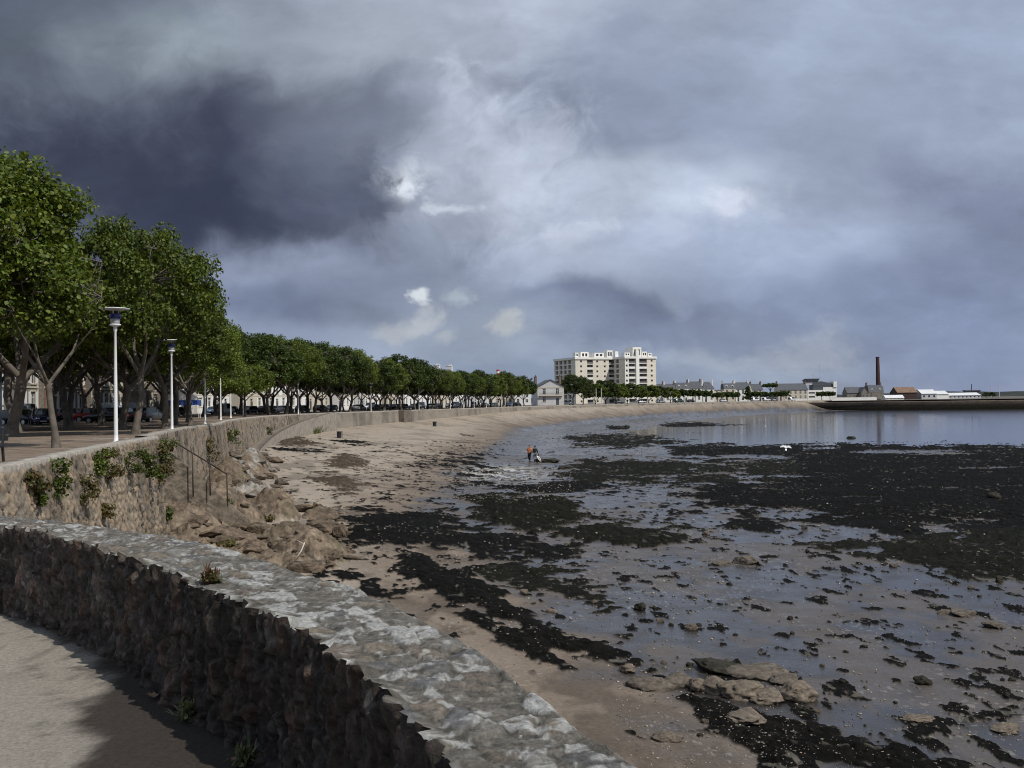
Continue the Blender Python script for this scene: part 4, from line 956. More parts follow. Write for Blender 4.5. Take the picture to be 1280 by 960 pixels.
def clipped_tree():
    rng = np.random.default_rng(31); C = np.array([(rng.uniform(-3.2, 3.2), rng.uniform(-2.5, 2.5), rng.uniform(3.0, 5.2)) for _ in range(60)]); t = thing('clipped_tree', 'x', 'tree')
    MB().tube([(0, 0, -.2), (0, 0, 1.5), (.1, 0, 3.2)], [.2, .17, .15], 7, False).tube([(0, 0, 2), (1.2, .2, 3.6)], [.12, .06], 6, False).tube([(0, 0, 2), (-1.2, .2, 3.6)], [.12, .06], 6, False).build('trunk', M_bark, t)
    V, F, c = leaf_cloud(rng, C, np.full(60, .85), 5000, .4, .5, PAL_DARK); np_mesh('crown', V, F, M_leaf, t, False, c); return t
CT = clipped_tree()
for i, (px, sc, lb) in enumerate([(855, 1.25, 'large clipped tree before the grey-roofed houses'), (869, 1.2, 'second clipped tree before the grey-roofed houses'), (883, 1.1, 'clipped tree below the twin chimneys'), (897, .9, 'low clipped tree before the cream house'), (908, .95, 'low clipped tree under the slate mansard'), (919, .92, 'low clipped tree left of the conical tree'), (946, .95, 'flat clipped tree right of the conical tree'), (958, .9, 'flat clipped tree under the umbrella pine'), (970, .9, 'flat clipped tree just right of the umbrella pine'), (980, .95, 'last flat clipped tree before the long grey roof')]):
    q = atd(px, 500, 580 + 6 * (i % 3)); put(CT, q.x, q.y, PROM, sc * 1.05, i * .9, lb, 'clipped trees along the far seafront')
for px, lb in [(1027, 'left one of two small round trees before the white harbour building'), (1037.5, 'right one of two small round trees before the white harbour building')]:
    q = atd(px, 500, 640); put(CT, q.x, q.y, PROM, .95, px, lb, 'trees at the white harbour building')
def cone_tree():
    rng = np.random.default_rng(37); C = []; Rr = []
    for k in range(70):
        z = rng.uniform(1.2, 8.6); r = 3.6 * (1 - z / 9.6); a = rng.uniform(0, 6.28); q = r * rng.random() ** .5; C.append((q * math.cos(a), q * math.sin(a), z)); Rr.append(.8)
    t = thing('conical_tree', 'dark conical tree rising between the far white houses', 'tree'); MB().tube([(0, 0, -.2), (0, 0, 6)], [.25, .1], 7, False).build('trunk', M_bark, t)
    V, F, c = leaf_cloud(rng, np.array(C), np.array(Rr), 5000, .4, .3, PAL_DARK); np_mesh('crown', V, F, M_leaf, t, False, c); return t
o = cone_tree(); q = atd(935, 500, 600); o.location = (q.x, q.y, PROM)
def umbrella_pine():
    rng = np.random.default_rng(41); C = np.array([(4.6 * math.cos(a) * r, 4.2 * math.sin(a) * r, 9.4 + rng.uniform(-1.3, 1.3) * (1.15 - r * .8)) for a, r in [(rng.uniform(0, 6.28), rng.random() ** .5) for _ in range(80)]])
    t = thing('umbrella_pine', 'broad dark umbrella pine with bare trunk above the far houses', 'tree')
    m = MB().tube([(0, 0, -.2), (.2, 0, 4), (0, 0, 7.5)], [.4, .33, .25], 8, False)
    for a in (0, 1.6, 3.1, 4.7): m.tube([(.1, 0, 6), (2 * math.cos(a), 2 * math.sin(a), 8.8)], [.2, .08], 6, False)
    m.build('trunk', M_bark, t); V, F, c = leaf_cloud(rng, C, np.full(80, .9), 6500, .4, .5, PAL_DARK); np_mesh('crown', V, F, M_leaf, t, False, c); return t
o = umbrella_pine(); q = atd(963, 500, 615); o.location = (q.x, q.y, PROM)

# ================================================================== houses
M_pane = mat('window_pane', (.03, .035, .042), .12, spec=.6)
M_frame = mat('window_frame', (.72, .72, .70), .5)
M_slate = mat('slate_roof', (.075, .08, .092), .6, .3, 1.2, .5, 6, spec=.4)
M_chim = mat('chimney_brick', (.17, .125, .105), .9, .3, 2)
M_whitewall = mat('white_render', (.76, .75, .72), .85, .09, .5, spec=.2)
M_cream = mat('cream_render', (.55, .50, .41), .85, .1, .5, spec=.2)
M_greywall = mat('grey_render', (.48, .48, .49), .85, .1, .5, spec=.2)
M_granite = mat('granite_wall', (.20, .178, .155), .9, .4, 3.0, .7, 10, spec=.2)
M_trimst = mat('pale_trim', (.52, .47, .39), .85, .15, 2)
M_brick = mat('brick_quoin', (.24, .11, .075), .9, .3, 3)
M_door = mat('painted_door', (.06, .07, .08), .5)
M_iron = mat('black_iron', (.018, .018, .02), .5)
M_tile = mat('rust_roof', (.19, .125, .09), .85, .35, .6, spec=.2)
def facade(mb, w, h, holes, y=0., depth=.22, z0=0.):
    "front wall in the plane y with openings (x0,x1,z0,z1) and their reveals"
    xs = sorted({0., w, *[a for q in holes for a in q[:2]]}); zs = sorted({z0, h, *[a for q in holes for a in q[2:4]]})
    for i in range(len(xs) - 1):
        for j in range(len(zs) - 1):
            cx, cz = (xs[i] + xs[i + 1]) / 2, (zs[j] + zs[j + 1]) / 2
            if any(a < cx < b and c < cz < d for a, b, c, d in holes): continue
            mb.add([(xs[i], y, zs[j]), (xs[i + 1], y, zs[j]), (xs[i + 1], y, zs[j + 1]), (xs[i], y, zs[j + 1])], [(0, 1, 2, 3)])
    for a, b, c, d in holes:
        e = y + depth
        mb.add([(a, y, c), (b, y, c), (b, y, d), (a, y, d), (a, e, c), (b, e, c), (b, e, d), (a, e, d)], [(0, 4, 5, 1), (1, 5, 6, 2), (2, 6, 7, 3), (3, 7, 4, 0)])
def window(root, q, y=.0, depth=.2, frame=M_frame, bars=True, pane=M_pane, name='window'):
    a, b, c, d = q; m = MB(); t = .07; f0, f1 = y + depth - .08, y + depth
    m.box(a, b, f0, f1, c, c + t).box(a, b, f0, f1, d - t, d).box(a, a + t, f0, f1, c + t, d - t).box(b - t, b, f0, f1, c + t, d - t)
    if bars:
        m.box((a + b) / 2 - .045, (a + b) / 2 + .045, f0 + .005, f1, c + t, d - t)
        zz = c + (d - c) * .68; m.box(a + t, (a + b) / 2 - .045, f0 + .005, f1, zz - .03, zz + .03).box((a + b) / 2 + .045, b - t, f0 + .005, f1, zz - .03, zz + .03)
    o = m.build(name, frame, root)
    MB().box(a + t, b - t, f1 - .035, f1 - .02, c + t, d - t).build('pane', pane, o)
    return o
def house(label, loc, rz, w, d, storeys, wall=M_whitewall, roof='gable', nb=3, sh=3.1, rh=3.4, chim=(0, 1), dormers=0, trim=M_trimst, balcony=False, seed=0, detail=True, cat='house', name='terraced_house', shutters=False, roofm=M_slate, quoins=None, base=.5, group=None, ground_open=None):
    rg = random.Random(seed); root = thing(name, label, cat, loc, rz, group); H = base + storeys * sh
    bay = w / nb; holes = []; doors = rg.randrange(nb)
    for s in range(storeys):
        for k in range(nb):
            cx = bay * (k + .5); ww = min(1.15, bay * .42)
            z = base + s * sh + (.75 if s == 0 else .45)
            if s == 0 and k == doors: holes.append((cx - .55, cx + .55, .12, 2.55 + base * .6)); continue
            holes.append((cx - ww / 2, cx + ww / 2, z, base + s * sh + sh - .5))
    m = MB(); facade(m, w, H, holes); m.add([(0, 0, 0), (w, 0, 0), (w, d, 0), (0, d, 0), (0, 0, H), (w, 0, H), (w, d, H), (0, d, H)], [(1, 2, 6, 5), (2, 3, 7, 6), (3, 0, 4, 7)])
    if roof == 'gable' : m.add([(0, 0, H), (0, d, H), (0, d / 2, H + rh), (w, 0, H), (w, d, H), (w, d / 2, H + rh)], [(0, 1, 2), (3, 5, 4)])
    if roof == 'front_gable': m.add([(0, 0, H), (w, 0, H), (w / 2, 0, H + rh), (0, d, H), (w, d, H), (w / 2, d, H + rh)], [(0, 1, 2), (3, 5, 4)])
    m.build('wall', wall, root)
    for q in holes:
        if q[2] < .2:
            dm = MB().box(q[0], q[1], .12, .2, q[2], q[3] - .55); do = dm.build('door', M_door, root); MB().box(q[1] - .16, q[1] - .1, .06, .12, 1.2, 1.32).build('handle', M_iron, do)
            window(root, (q[0], q[1], q[3] - .55, q[3]), bars=False)
        else:
            o = window(root, q)
            if detail:
                MB().box(q[0] - .14, q[1] + .14, -.09, .0, q[2] - .13, q[2]).build('sill', trim, o)
                MB().box(q[0] - .16, q[1] + .16, -.05, .0, q[3], q[3] + .2).build('lintel', trim, o)
            if shutters and rg.random() < .85:
                ww = (q[1] - q[0]) * .5
                for a, b in ((q[0] - ww, q[0] - .03), (q[1] + .03, q[1] + ww)): MB().box(a, b, -.06, -.01, q[2], q[3]).build('shutter', M_frame, o)
    if detail:
        MB().box(-.0, w, -.12, -.0, H - .28, H + .02).box(0, w, -.07, 0, base + sh - .1, base + sh + .1).build('cornice', trim, root)
        for a in (0, w - .45):
            mq = MB()
            for k in range(int(H / .45)):
                e = .12 if k % 2 else 0; x0, x1 = (a, a + .45 - e) if a == 0 else (a + e, a + .45); mq.box(x0 + .002, x1 - .002, -.035, -.002, k * .45 + .01, k * .45 + .43)
            mq.build('quoin', quoins or trim, root)
    # roof
    rm = MB(); e = .3
    if roof == 'gable':
        rm.prism([(-e, H - e * rh / (d / 2)), (d / 2, H + rh), (d + e, H - e * rh / (d / 2)), (d + e, H - e * rh / (d / 2) + .16), (d / 2, H + rh + .18), (-e, H - e * rh / (d / 2) + .16)], 0, -.05, w + .05)
    elif roof == 'front_gable':
        k = e * rh / (w / 2); rm.prism([(-e, H - k), (w / 2, H + rh), (w + e, H - k), (w + e, H - k + .16), (w / 2, H + rh + .18), (-e, H - k + .16)], 1, -.35, d + .2)
    elif roof == 'mansard':
        i = 1.1; rm.add([(0, -.1, H + .03), (w, -.1, H + .03), (w, d, H + .03), (0, d, H + .03), (.0, i, H + rh * .75), (w, i, H + rh * .75), (w, d - i, H + rh * .75), (0, d - i, H + rh * .75), (.0, d / 2, H + rh), (w, d / 2, H + rh)],
                        [(0, 1, 5, 4), (2, 3, 7, 6), (4, 5, 9, 8), (6, 7, 8, 9), (1, 2, 6, 9, 5), (3, 0, 4, 8, 7)])
    elif roof == 'hip':
        rm.add([(-e, -e, H), (w + e, -e, H), (w + e, d + e, H), (-e, d + e, H), (w * .28, d / 2, H + rh), (w * .72, d / 2, H + rh)], [(0, 1, 5, 4), (1, 2, 5), (2, 3, 4, 5), (3, 0, 4), (3, 2, 1, 0)])
    else: rm.box(-.15, w + .15, -.15, d + .15, H, H + .35)
    ro = rm.build('roof', roofm, root)
    for c in chim:
        cx = .35 if c == 0 else w - .35 if c == 1 else w * c; zt = H + rh + 1.3
        cm = MB().box(cx - .33, cx + .33, d * .42, d * .58 + .6, H + rh * .4, zt).box(cx - .4, cx + .4, d * .42 - .07, d * .58 + .67, zt, zt + .15)
        for k in range(3): cm.lathe([(.12, 0), (.10, .45)], 6, (cx, d * .45 + k * .45, zt + .15))
        cm.build('chimney', wall if rg.random() < .5 else M_chim, ro)
    for k in range(dormers):
        cx = w * (k + .5) / dormers; y = .35 if roof == 'mansard' else d * .16; z = H + .35
        dm = MB().box(cx - .65, cx + .65, y, y + 1.7, z, z + 1.5).prism([(cx - .8, z + 1.5), (cx + .8, z + 1.5), (cx, z + 2.1)], 1, y - .1, y + 1.7).build('dormer', M_frame, ro)
        MB().box(cx - .42, cx + .42, y - .05, y - .012, z + .15, z + 1.35).build('dormer_window', M_pane, ro)
    if balcony:
        bz = base + sh; bm_ = MB().box(.6, w - .6, -.85, -.08, bz - .18, bz); bo = bm_.build('balcony', trim, root); rl = MB().box(.6, w - .6, -.84, -.8, bz + .9, bz + .96)
        for k in range(int((w - 1.2) / .14)): rl.box(.62 + k * .14, .645 + k * .14, -.83, -.81, bz, bz + .9)
        rl.build('railing', M_iron, bo)
    return root
# stone villas behind the nearest trees
HZ = PROM + .02
y0 = 98; X0 = -56.5
LEFT = [  # width, storeys, wall, roof, bays, label
    (13, 2, M_granite, 'mansard', 4, 'dark stone villa with mansard roof and long iron balcony, leftmost of the terrace', dict(balcony=True, dormers=3)),
    (11, 2, M_granite, 'mansard', 4, 'stone villa with tall white windows and slate mansard, second in the terrace', dict(dormers=3, shutters=True)),
    (12, 2, M_granite, 'mansard', 4, 'stone house with red brick quoins behind the leaning dark trunk', dict(quoins=M_brick, dormers=2, shutters=True)),
    (10, 2, M_granite, 'gable', 3, 'grey stone house with white shutters left of the nearest lamp', dict(shutters=True)),
    (11, 2, M_trimst, 'mansard', 3, 'cream stone house with balcony glimpsed right of the nearest lamp', dict(balcony=True, dormers=2)),
    (12, 3, M_granite, 'gable', 4, 'three-storey stone house glimpsed between trunks near the second lamp', dict(dormers=2)),
]
yy = y0
for i, (w, st, wl, rf, nb, lb, kw) in enumerate(LEFT):
    house(lb, (X0 + .35 * i - .3 * (i % 2), yy, HZ), R(90), w, 11, st, wl, rf, nb, 3.35, 3.6, seed=i, group=None, **kw); yy += w + .01
    if i == 2: yy += 1.5
# pale houses along the curve, seen between the trunks
s = guide_s(-29.5, 120) + 22; i = 0
DESC = ['white house with slate gable roof', 'cream house with slate mansard', 'tall white house with twin chimneys', 'pale grey house', 'white villa with hipped slate roof', 'cream terrace house with white shutters', 'white house with dormers']
RF = ['gable', 'mansard', 'gable', 'gable', 'hip', 'gable', 'gable']; WLS = [M_whitewall, M_cream, M_whitewall, M_greywall, M_whitewall, M_cream, M_whitewall]
while s < 345:
    x, y, h = on_guide(s, 36 + (i % 3) * .5); k = i % 7; w = [10, 12, 11, 9, 13, 10, 12][k]
    tall = i in (1, 2, 5)
    house(DESC[k] + ' behind the trees, ' + after_lamp(s), (x, y, HZ), h, w, 10, 4 if i == 2 else 3 if (tall or k in (2, 5)) else 2, WLS[k], RF[k], 3 if w < 11 else 4, 3.0, 3.2, seed=20 + i, detail=s < 260, shutters=k == 5, dormers=2 if k in (1, 6) else 0, group='pale houses behind the plane trees')
    s += w + (.3 if i % 4 else 3); i += 1

# ================================================================== grey gabled house, tower block, far seafront
q = atd(672, 505, 372); house('grey three-storey house with pale gable and balconies at the end of the tree rows', (q.x, 372, HZ), R(8), 9.8, 12, 2, M_greywall, 'front_gable', 2, 3.1, 2.6, seed=5, cat='house', name='gabled_house', balcony=True, detail=True)
M_block = mat('block_panel', (.64, .595, .50), .85, .08, .3, spec=.2)
M_blockw = mat('block_white', (.74, .73, .69), .8, .05, .3, spec=.2)
M_shade = mat('loggia_back', (.20, .19, .18), .9, .1, .3)
def tower(label, origin, ang, segs, floors, fh, depth):
    "an apartment block: segs = list of (width, kind); kind p plain panels, w windows, l loggias, s white shaft; front faces local -y"
    root = thing('apartment_block', label, 'apartment block', origin, ang); H = floors * fh; x = 0; nwin = 0
    wall = MB(); slab = MB(); W = sum(a for a, k in segs)
    wall_m = {'p': 0, 'w': 0, 'v': 1, 's': 1, 'l': 0}
    for a, k in segs:
        wall.mi = 1 if k in 'sv' else 0
        holes = []
        if k in 'wpv':
            n = {'p': 1, 'w': max(2, int(a / 3.2)), 'v': 1}[k]
            for f in range(floors):
                for j in range(n):
                    cx = a * (j + .5) / n; holes.append((cx - .6, cx + .6, f * fh + 1.0, f * fh + 2.2))
        if k == 'l':
            for f in range(floors): holes.append((.25, a - .25, f * fh + .25, f * fh + fh - .12))
        t = MB(); t.mi = wall.mi; facade(t, a, H, holes, 0, .25 if k != 'l' else 1.3)
        wall.add([(v[0] + x, v[1] - (.6 if k == 's' else 0), v[2]) for v in t.v], t.f)
        if k == 's': wall.box(x, x + .02, -.6, .0, 0, H + 4.5).box(x + a - .02, x + a, -.6, .0, 0, H + 4.5).box(x, x + a, -.59, .4, H - .01, H + 4.5)
        for hq in holes:
            hh = (hq[0] + x, hq[1] + x, hq[2], hq[3])
            if k == 'l':
                if len([c for c in root.children if c.name.startswith('loggia')]) < 98:
                    o = MB().box(hh[0], hh[1], 1.28, 1.34, hh[2], hh[3]).build('loggia', M_shade, root)
                    MB().box(hh[0], hh[1], -.06, .0 - .005, hh[2], hh[2] + .85).build('balcony_panel', M_blockw if (int(hh[2] / fh) % 2) else M_shade, o)
                    MB().box(hh[0] + .4, hh[0] + (hh[1] - hh[0]) * .55, 1.22, 1.275, hh[2] + .1, hh[3] - .3).build('pane', M_pane, o)
            elif nwin < 98:
                window(root, hh, 0, .2, bars=False); nwin += 1
        x += a
    wall.mi = 0
    wall.add([(0, 0, 0), (W, 0, 0), (W, depth, 0), (0, depth, 0), (0, 0, H), (W, 0, H), (W, depth, H), (0, depth, H)], [(1, 2, 6, 5), (2, 3, 7, 6), (4, 5, 6, 7)])
    sides = MB()
    # the shaded left end has its own windows and loggias
    holes = [(1.5 + j * 5.2, 1.5 + j * 5.2 + 3.4, f * fh + .5, f * fh + fh - .2) for f in range(floors) for j in range(int((depth - 2) / 5.2))]
    t = MB(); facade(t, depth, H, holes, 0, .9); wall.add([(v[1], depth - v[0], v[2]) for v in t.v], t.f)
    wall.build('wall', [M_block, M_blockw], root)
    for a, b, c, d in holes: MB().box(.88, .93, depth - b, depth - a, c, d).build('loggia_glazing', M_shade, root)
    for f in range(1, floors): slab.box(-.06, W + .06, -.05, -.003, f * fh - .12, f * fh + .12).box(-.05, -.003, .0, depth, f * fh - .12, f * fh + .12)
    slab.build('floor_band', M_blockw, root)
    MB().box(-.5, W + .5, -.5, depth + .5, H + .003, H + 1.15).build('roof', M_blockw, root)
    for px_, w_, d0, d1, h_ in PENT[label[:12]]:
        p = MB().box(px_, px_ + w_, d0, d1, H + 1.153, H + 1.15 + h_).build('penthouse', [M_blockw], root)
        for u, v in ((.18, .42), (.58, .82)): MB().box(px_ + w_ * u, px_ + w_ * v, d0 - .06, d0 - .01, H + 1.9, H + 1.15 + h_ * .75).build('pane', M_pane, p)
    return root
PENT = {'beige left w': [(1, 2, 2, 5, 2.6), (6, 5, 5, 11, 3.2), (13, 6, 2, 9, 2.6), (20.5, 3.5, 1, 6, 4.0)], 'beige right ': [(1, 3.5, 2, 6, 2.2), (5.6, 5.5, 1, 9, 5.2), (12.2, 3, 2, 8, 2.8), (16, 2.6, 2, 6, 2.0)]}
# left wing: shaded end at left, sunlit front towards the sea
A1 = R(24); YT = 560
q = atd(720, 505, YT); tower('beige left wing of the ten-storey apartment block, tall white lift shaft at its right', (q.x, YT, 0), A1, [(7, 'p'), (4.2, 'l'), (9.5, 'w'), (4, 'l'), (2, 's')], 9, 2.75, 26)
q = atd(782, 505, YT - 2); tower('beige right wing of the ten-storey apartment block with rooftop penthouses', (q.x, YT - 2, 0), A1, [(2.2, 'v'), (4.5, 'l'), (2, 's'), (5.5, 'l'), (5.5, 'p')], 9, 2.75, 22)

FAR = [
    (596, 618, 490, 485, 450, M_whitewall, 'gable', 'white house glimpsed behind the last dark trees, leftmost of three'),
    (618, 642, 489, 484, 452, M_cream, 'gable', 'cream house glimpsed behind the last dark trees, middle of three'),
    (642, 664, 490, 485, 450, M_whitewall, 'gable', 'white house glimpsed between the trees and the gabled house'),
    # px0, px1, eave y, ridge y, Y, wall, roof, label
    (817, 831, 487, 480, 600, M_greywall, 'gable', 'small far house with white chimneys just right of the tower block'),
    (831, 845, 488, 480, 604, M_whitewall, 'gable', 'small far white house beside the clipped trees, slate roof'),
    (845, 862, 486, 478, 612, M_whitewall, 'mansard', 'far white house with slate mansard roof, left of the twin chimneys'),
    (862, 878, 485, 477, 616, M_whitewall, 'gable', 'far white house with dark slate roof, tallest of the seafront group'),
    (879, 893, 486, 477, 616, M_whitewall, 'hip', 'far white house with hipped slate roof and two chimneys'),
    (893, 905, 488, 484, 618, M_cream, 'flat', 'low cream far house with flat roof'),
    (905, 920, 486, 479, 620, M_cream, 'mansard', 'far cream house with grey mansard and tall columns of windows'),
    (920, 938, 486, 478, 622, M_whitewall, 'gable', 'far white house behind the conical tree'),
    (940, 954, 487, 480, 624, M_whitewall, 'gable', 'far white house left of the umbrella pine'),
    (973, 1010, 487, 479.5, 640, M_cream, 'gable', 'long far terrace with dark slate roof left of the harbour building'),
    (1059, 1077, 491, 484, 690, M_granite, 'gable', 'low granite factory hall left of the chimney'),
    (1077, 1086, 490, 484, 684, M_granite, 'front_gable', 'granite factory gable facing the water'),
    (1086, 1105, 490, 481, 690, M_granite, 'mansard', 'granite factory block with slate roof at the foot of the chimney'),
]
for i, (a, b, ye, yr, Y, wl, rf, lb) in enumerate(FAR):
    p0 = atd(a, 500, Y); p1 = atd(b, 500, Y); ze = atd((a + b) / 2, ye, Y).z; zr = atd((a + b) / 2, yr, Y).z
    st = 2 if ze > 5.5 else 1
    house(lb, (p0.x, Y, PROM - .1), 0, p1.x - p0.x, 10, st, wl, rf, max(2, int((p1.x - p0.x) / 2.8)), (ze - PROM - .4) / st, zr - ze if rf != 'flat' else .4, seed=60 + i, detail=False, chim=(0, 1) if i not in (8, 13, 14) else (), name='factory_building' if i > 12 else 'seafront_house', cat='factory' if i > 12 else 'house', dormers=2 if rf == 'mansard' else 0)
def harbour_building():
    Y = 655; X = lambda p: atd(p, 500, Y).x; Z = lambda y: atd(1028, y, Y).z
    x0 = X(1009); t = thing('harbour_building', 'white modern harbour building with rooftop control cabin', 'building', (x0, Y, PROM - .1)); f = lambda p: X(p) - x0; g = lambda y: Z(y) - PROM + .1
    hl = [(f(1011), f(1019), g(492), g(490)), (f(1011), f(1019), g(497), g(495)), (f(1021), f(1028), g(492), g(490)), (f(1033), f(1044), g(484.5), g(480.5))]
    m = MB(); facade(m, f(1030), g(487.5), hl[:3], 0, .4); m.add([(0, 0, 0), (f(1030), 0, 0), (f(1030), 12, 0), (0, 12, 0), (0, 0, g(487.5)), (f(1030), 0, g(487.5)), (f(1030), 12, g(487.5)), (0, 12, g(487.5))], [(1, 2, 6, 5), (3, 0, 4, 7), (4, 5, 6, 7)])
    m.box(f(1030) + .01, f(1047), 1.5, 12, 0, g(484)).box(f(1043), f(1047), 1.0, 11, g(484), g(477)); m.build('wall', M_whitewall, t)
    for q in hl[:3]: window(t, q, 0, .3, bars=False)
    MB().box(f(1018), f(1042), 2, 11, g(487.4), g(481.5)).build('dark_storey', M_door, t)
    MB().prism([(f(1018), g(481.4)), (f(1042), g(481.4)), (f(1042), g(479.5)), (f(1028), g(476.5)), (f(1018), g(478))], 1, 2, 11).build('roof', M_slate, t)
    c = MB().box(f(1008.5), f(1025), 2.5, 8, g(481), g(477)).build('cabin', M_greywall, t)
    MB().prism([(f(1009), g(477)), (f(1024), g(477)), (f(1025.5), g(474.2)), (f(1007.5), g(474.2))], 1, 2, 8.5).build('cabin_glazing', M_pane, c)
    MB().box(f(1010), f(1026), 1.8, 9, g(474.1), g(473)).build('cabin_roof', M_slate, c)
    MB().tube([(f(1020), 5, g(473)), (f(1020), 5, g(466))], .22, 6).tube([(f(1018.8), 5, g(469)), (f(1021.2), 5, g(469))], .12, 5).build('antenna', M_greywall, t)
    MB().tube([(f(1029), 6, g(477)), (f(1029), 6, g(454))], .1, 5).build('mast', M_greywall, t)
harbour_building()
def chimney():
    Y = 700; q = atd(1098, 500, Y); t = thing('factory_chimney', 'tall tapered brown brick factory chimney', 'chimney', (q.x, Y, 0)); h = atd(1098, 446, Y).z
    MB().lathe([(1.65, -.5), (1.55, 3), (1.15, h - 1.3), (1.1, h - .9)], 20).build('shaft', mat('old_brick', (.065, .042, .036), .9, .25, .6, .4, 2, spec=.1), t, True)
    MB().lathe([(1.1, h - .9), (1.28, h - .7), (1.28, h - .1), (1.15, h), (.9, h)], 20).build('crown_ring', MATS['old_brick'], t)
chimney()
def shed(label, px0, px1, ye, yr, Y, wall, roof, gable_right=True, name='warehouse', d=14, win=0):
    x0, x1 = atd(px0, 500, Y).x, atd(px1, 500, Y).x; ze, zr = atd(px0, ye, Y).z, atd(px0, yr, Y).z; t = thing(name, label, 'warehouse', (x0, Y, -.1)); w = x1 - x0
    m = MB(); hl = [(w * (k + .3) / win, w * (k + .7) / win, ze * .3, ze * .7) for k in range(win)]
    facade(m, w, ze, hl); m.add([(0, 0, 0), (w, 0, 0), (w, d, 0), (0, d, 0), (0, 0, ze), (w, 0, ze), (w, d, ze), (0, d, ze), (0, d * .5, zr), (w, d * .5, zr)], [(1, 2, 6, 9, 5), (2, 3, 7, 6), (3, 0, 4, 8, 7)]); m.build('wall', wall, t)
    for h_ in hl: window(t, h_, bars=False)
    k = .4 * (zr - ze) / (d * .5)
    MB().prism([(-.4, ze - k), (d * .5, zr), (d + .4, ze - k), (d + .4, ze - k + .2), (d * .5, zr + .2), (-.4, ze - k + .2)], 0, -.2, w + .2).build('roof', roof, t)
    return t
M_rustwall = mat('dark_red_boards', (.05, .03, .027), .9, .2, 1)
M_metalroof = mat('pale_metal_roof', (.62, .63, .64), .6, .08, .3)
shed('warehouse with rusty red roof and dark red wall right of the chimney', 1122, 1147, 490.5, 484, 720, M_rustwall, M_tile)
shed('grey warehouse beside the rusty-roofed one', 1152, 1171, 492, 487, 724, M_greywall, M_metalroof, win=3)
shed('small white boxy warehouse right of the grey one', 1171, 1186, 492.5, 488.6, 726, M_whitewall, M_metalroof)
shed('long low white-roofed warehouse at the right end of the harbour', 1186, 1226, 494.2, 491.2, 730, M_greywall, M_metalroof, win=8)
shed('low pale annexe in front of the granite factory', 1107, 1130, 497.2, 494, 680, M_whitewall, M_metalroof, d=6, win=5)
def dark_cabin():
    Y = 740; q = atd(1221, 500, Y); t = thing('control_cabin', 'small dark control cabin with mast above the white-roofed warehouse', 'cabin', (q.x, Y + 8, 0))
    z0, z1 = atd(1221, 492, Y).z, atd(1221, 487.5, Y).z
    MB().box(-2, 2, -1.5, 1.5, 0, z0).build('tower_leg', M_greywall, t); MB().box(-5.2, 5.2, -2.5, 2.5, z0 + .01, z1 - .5).build('cabin', M_door, t); MB().box(-5.6, 5.6, -3, 3, z1 - .49, z1).build('roof', M_slate, t)
    MB().tube([(0, 0, z1), (0, 0, atd(1221, 480, Y).z)], .25, 6).build('mast', M_iron, t)
dark_cabin()
def low_walls():
    for a, b, Y, z, lb in [(1040, 1096, 645, 1.55, 'low white wall running before the granite factory'), (985, 1009, 630, 1.3, 'low pale wall left of the harbour building')]:
        x0, x1 = atd(a, 500, Y).x, atd(b, 500, Y).x
        o = MB().box(0, x1 - x0, 0, .4, -.4, z).box(-.05, x1 - x0 + .05, -.06, .46, z, z + .15).build('low_wall', M_whitewall, loc=(x0, Y, PROM - .1)); tag(o, lb, 'wall')
low_walls()
def mast(px, py, Y, r, label, striped=False, zb=PROM, name='mast', head=None):
    q = atd(px, py, Y); t = thing(name, label, 'mast', (q.x, Y, zb)); h = q.z - zb
    MB().tube([(0, 0, 0), (0, 0, h * (.7 if striped else 1))], [r * 1.2, r], 8).build('pole', M_greywall, t)
    if striped:
        for k in range(6):
            MB().tube([(0, 0, h * (.7 + .05 * k)), (0, 0, h * (.7 + .05 * (k + 1)))], r * 1.05, 8).build('band', M_red if k % 2 else M_white, t)
    return t
M_red = mat('red_paint', (.45, .05, .04), .5)
mast(622.5, 462, 480, .75, 'tall red and white striped mast above the far tree tops', True)
mast(745, 485.5, 392, .13, 'bare tall pole, left of the pair on the far beach edge'); mast(751.5, 485.5, 394, .13, 'bare tall pole, right of the pair on the far beach edge')
for px, lb in [(1239, 'thin far pylon on the horizon, left of the right-hand pair'), (1249, 'thin far pylon on the horizon at far right')]:
    mast(px, 482, 1400, .5, lb, False, 0, 'pylon')
def hills_trees():
    for i, (px, w) in enumerate([(1233, 6), (1241, 4)]):
        q = atd(px, 497, 760); put(TR[0], q.x, q.y, -.2, .55, i, ['low dark bush right of the white-roofed warehouse', 'second low dark bush right of the white-roofed warehouse'][i], None, 'bush')
hills_trees()
def clock_post():
    q = beach_pt(755, 510); t = thing('beach_post', 'white post with ball top standing on the far sand', 'post', q); h = atd(755, 496, q.y).z - q.z
    MB().tube([(0, 0, -.3), (0, 0, h - .7)], [.32, .24], 10).build('pole', M_greywall, t, True)
    MB().lathe([(.1, h - .75), (.45, h - .55), (.62, h - .1), (.45, h + .35), (.1, h + .5)], 14).build('ball', M_white, t, True)
clock_post()
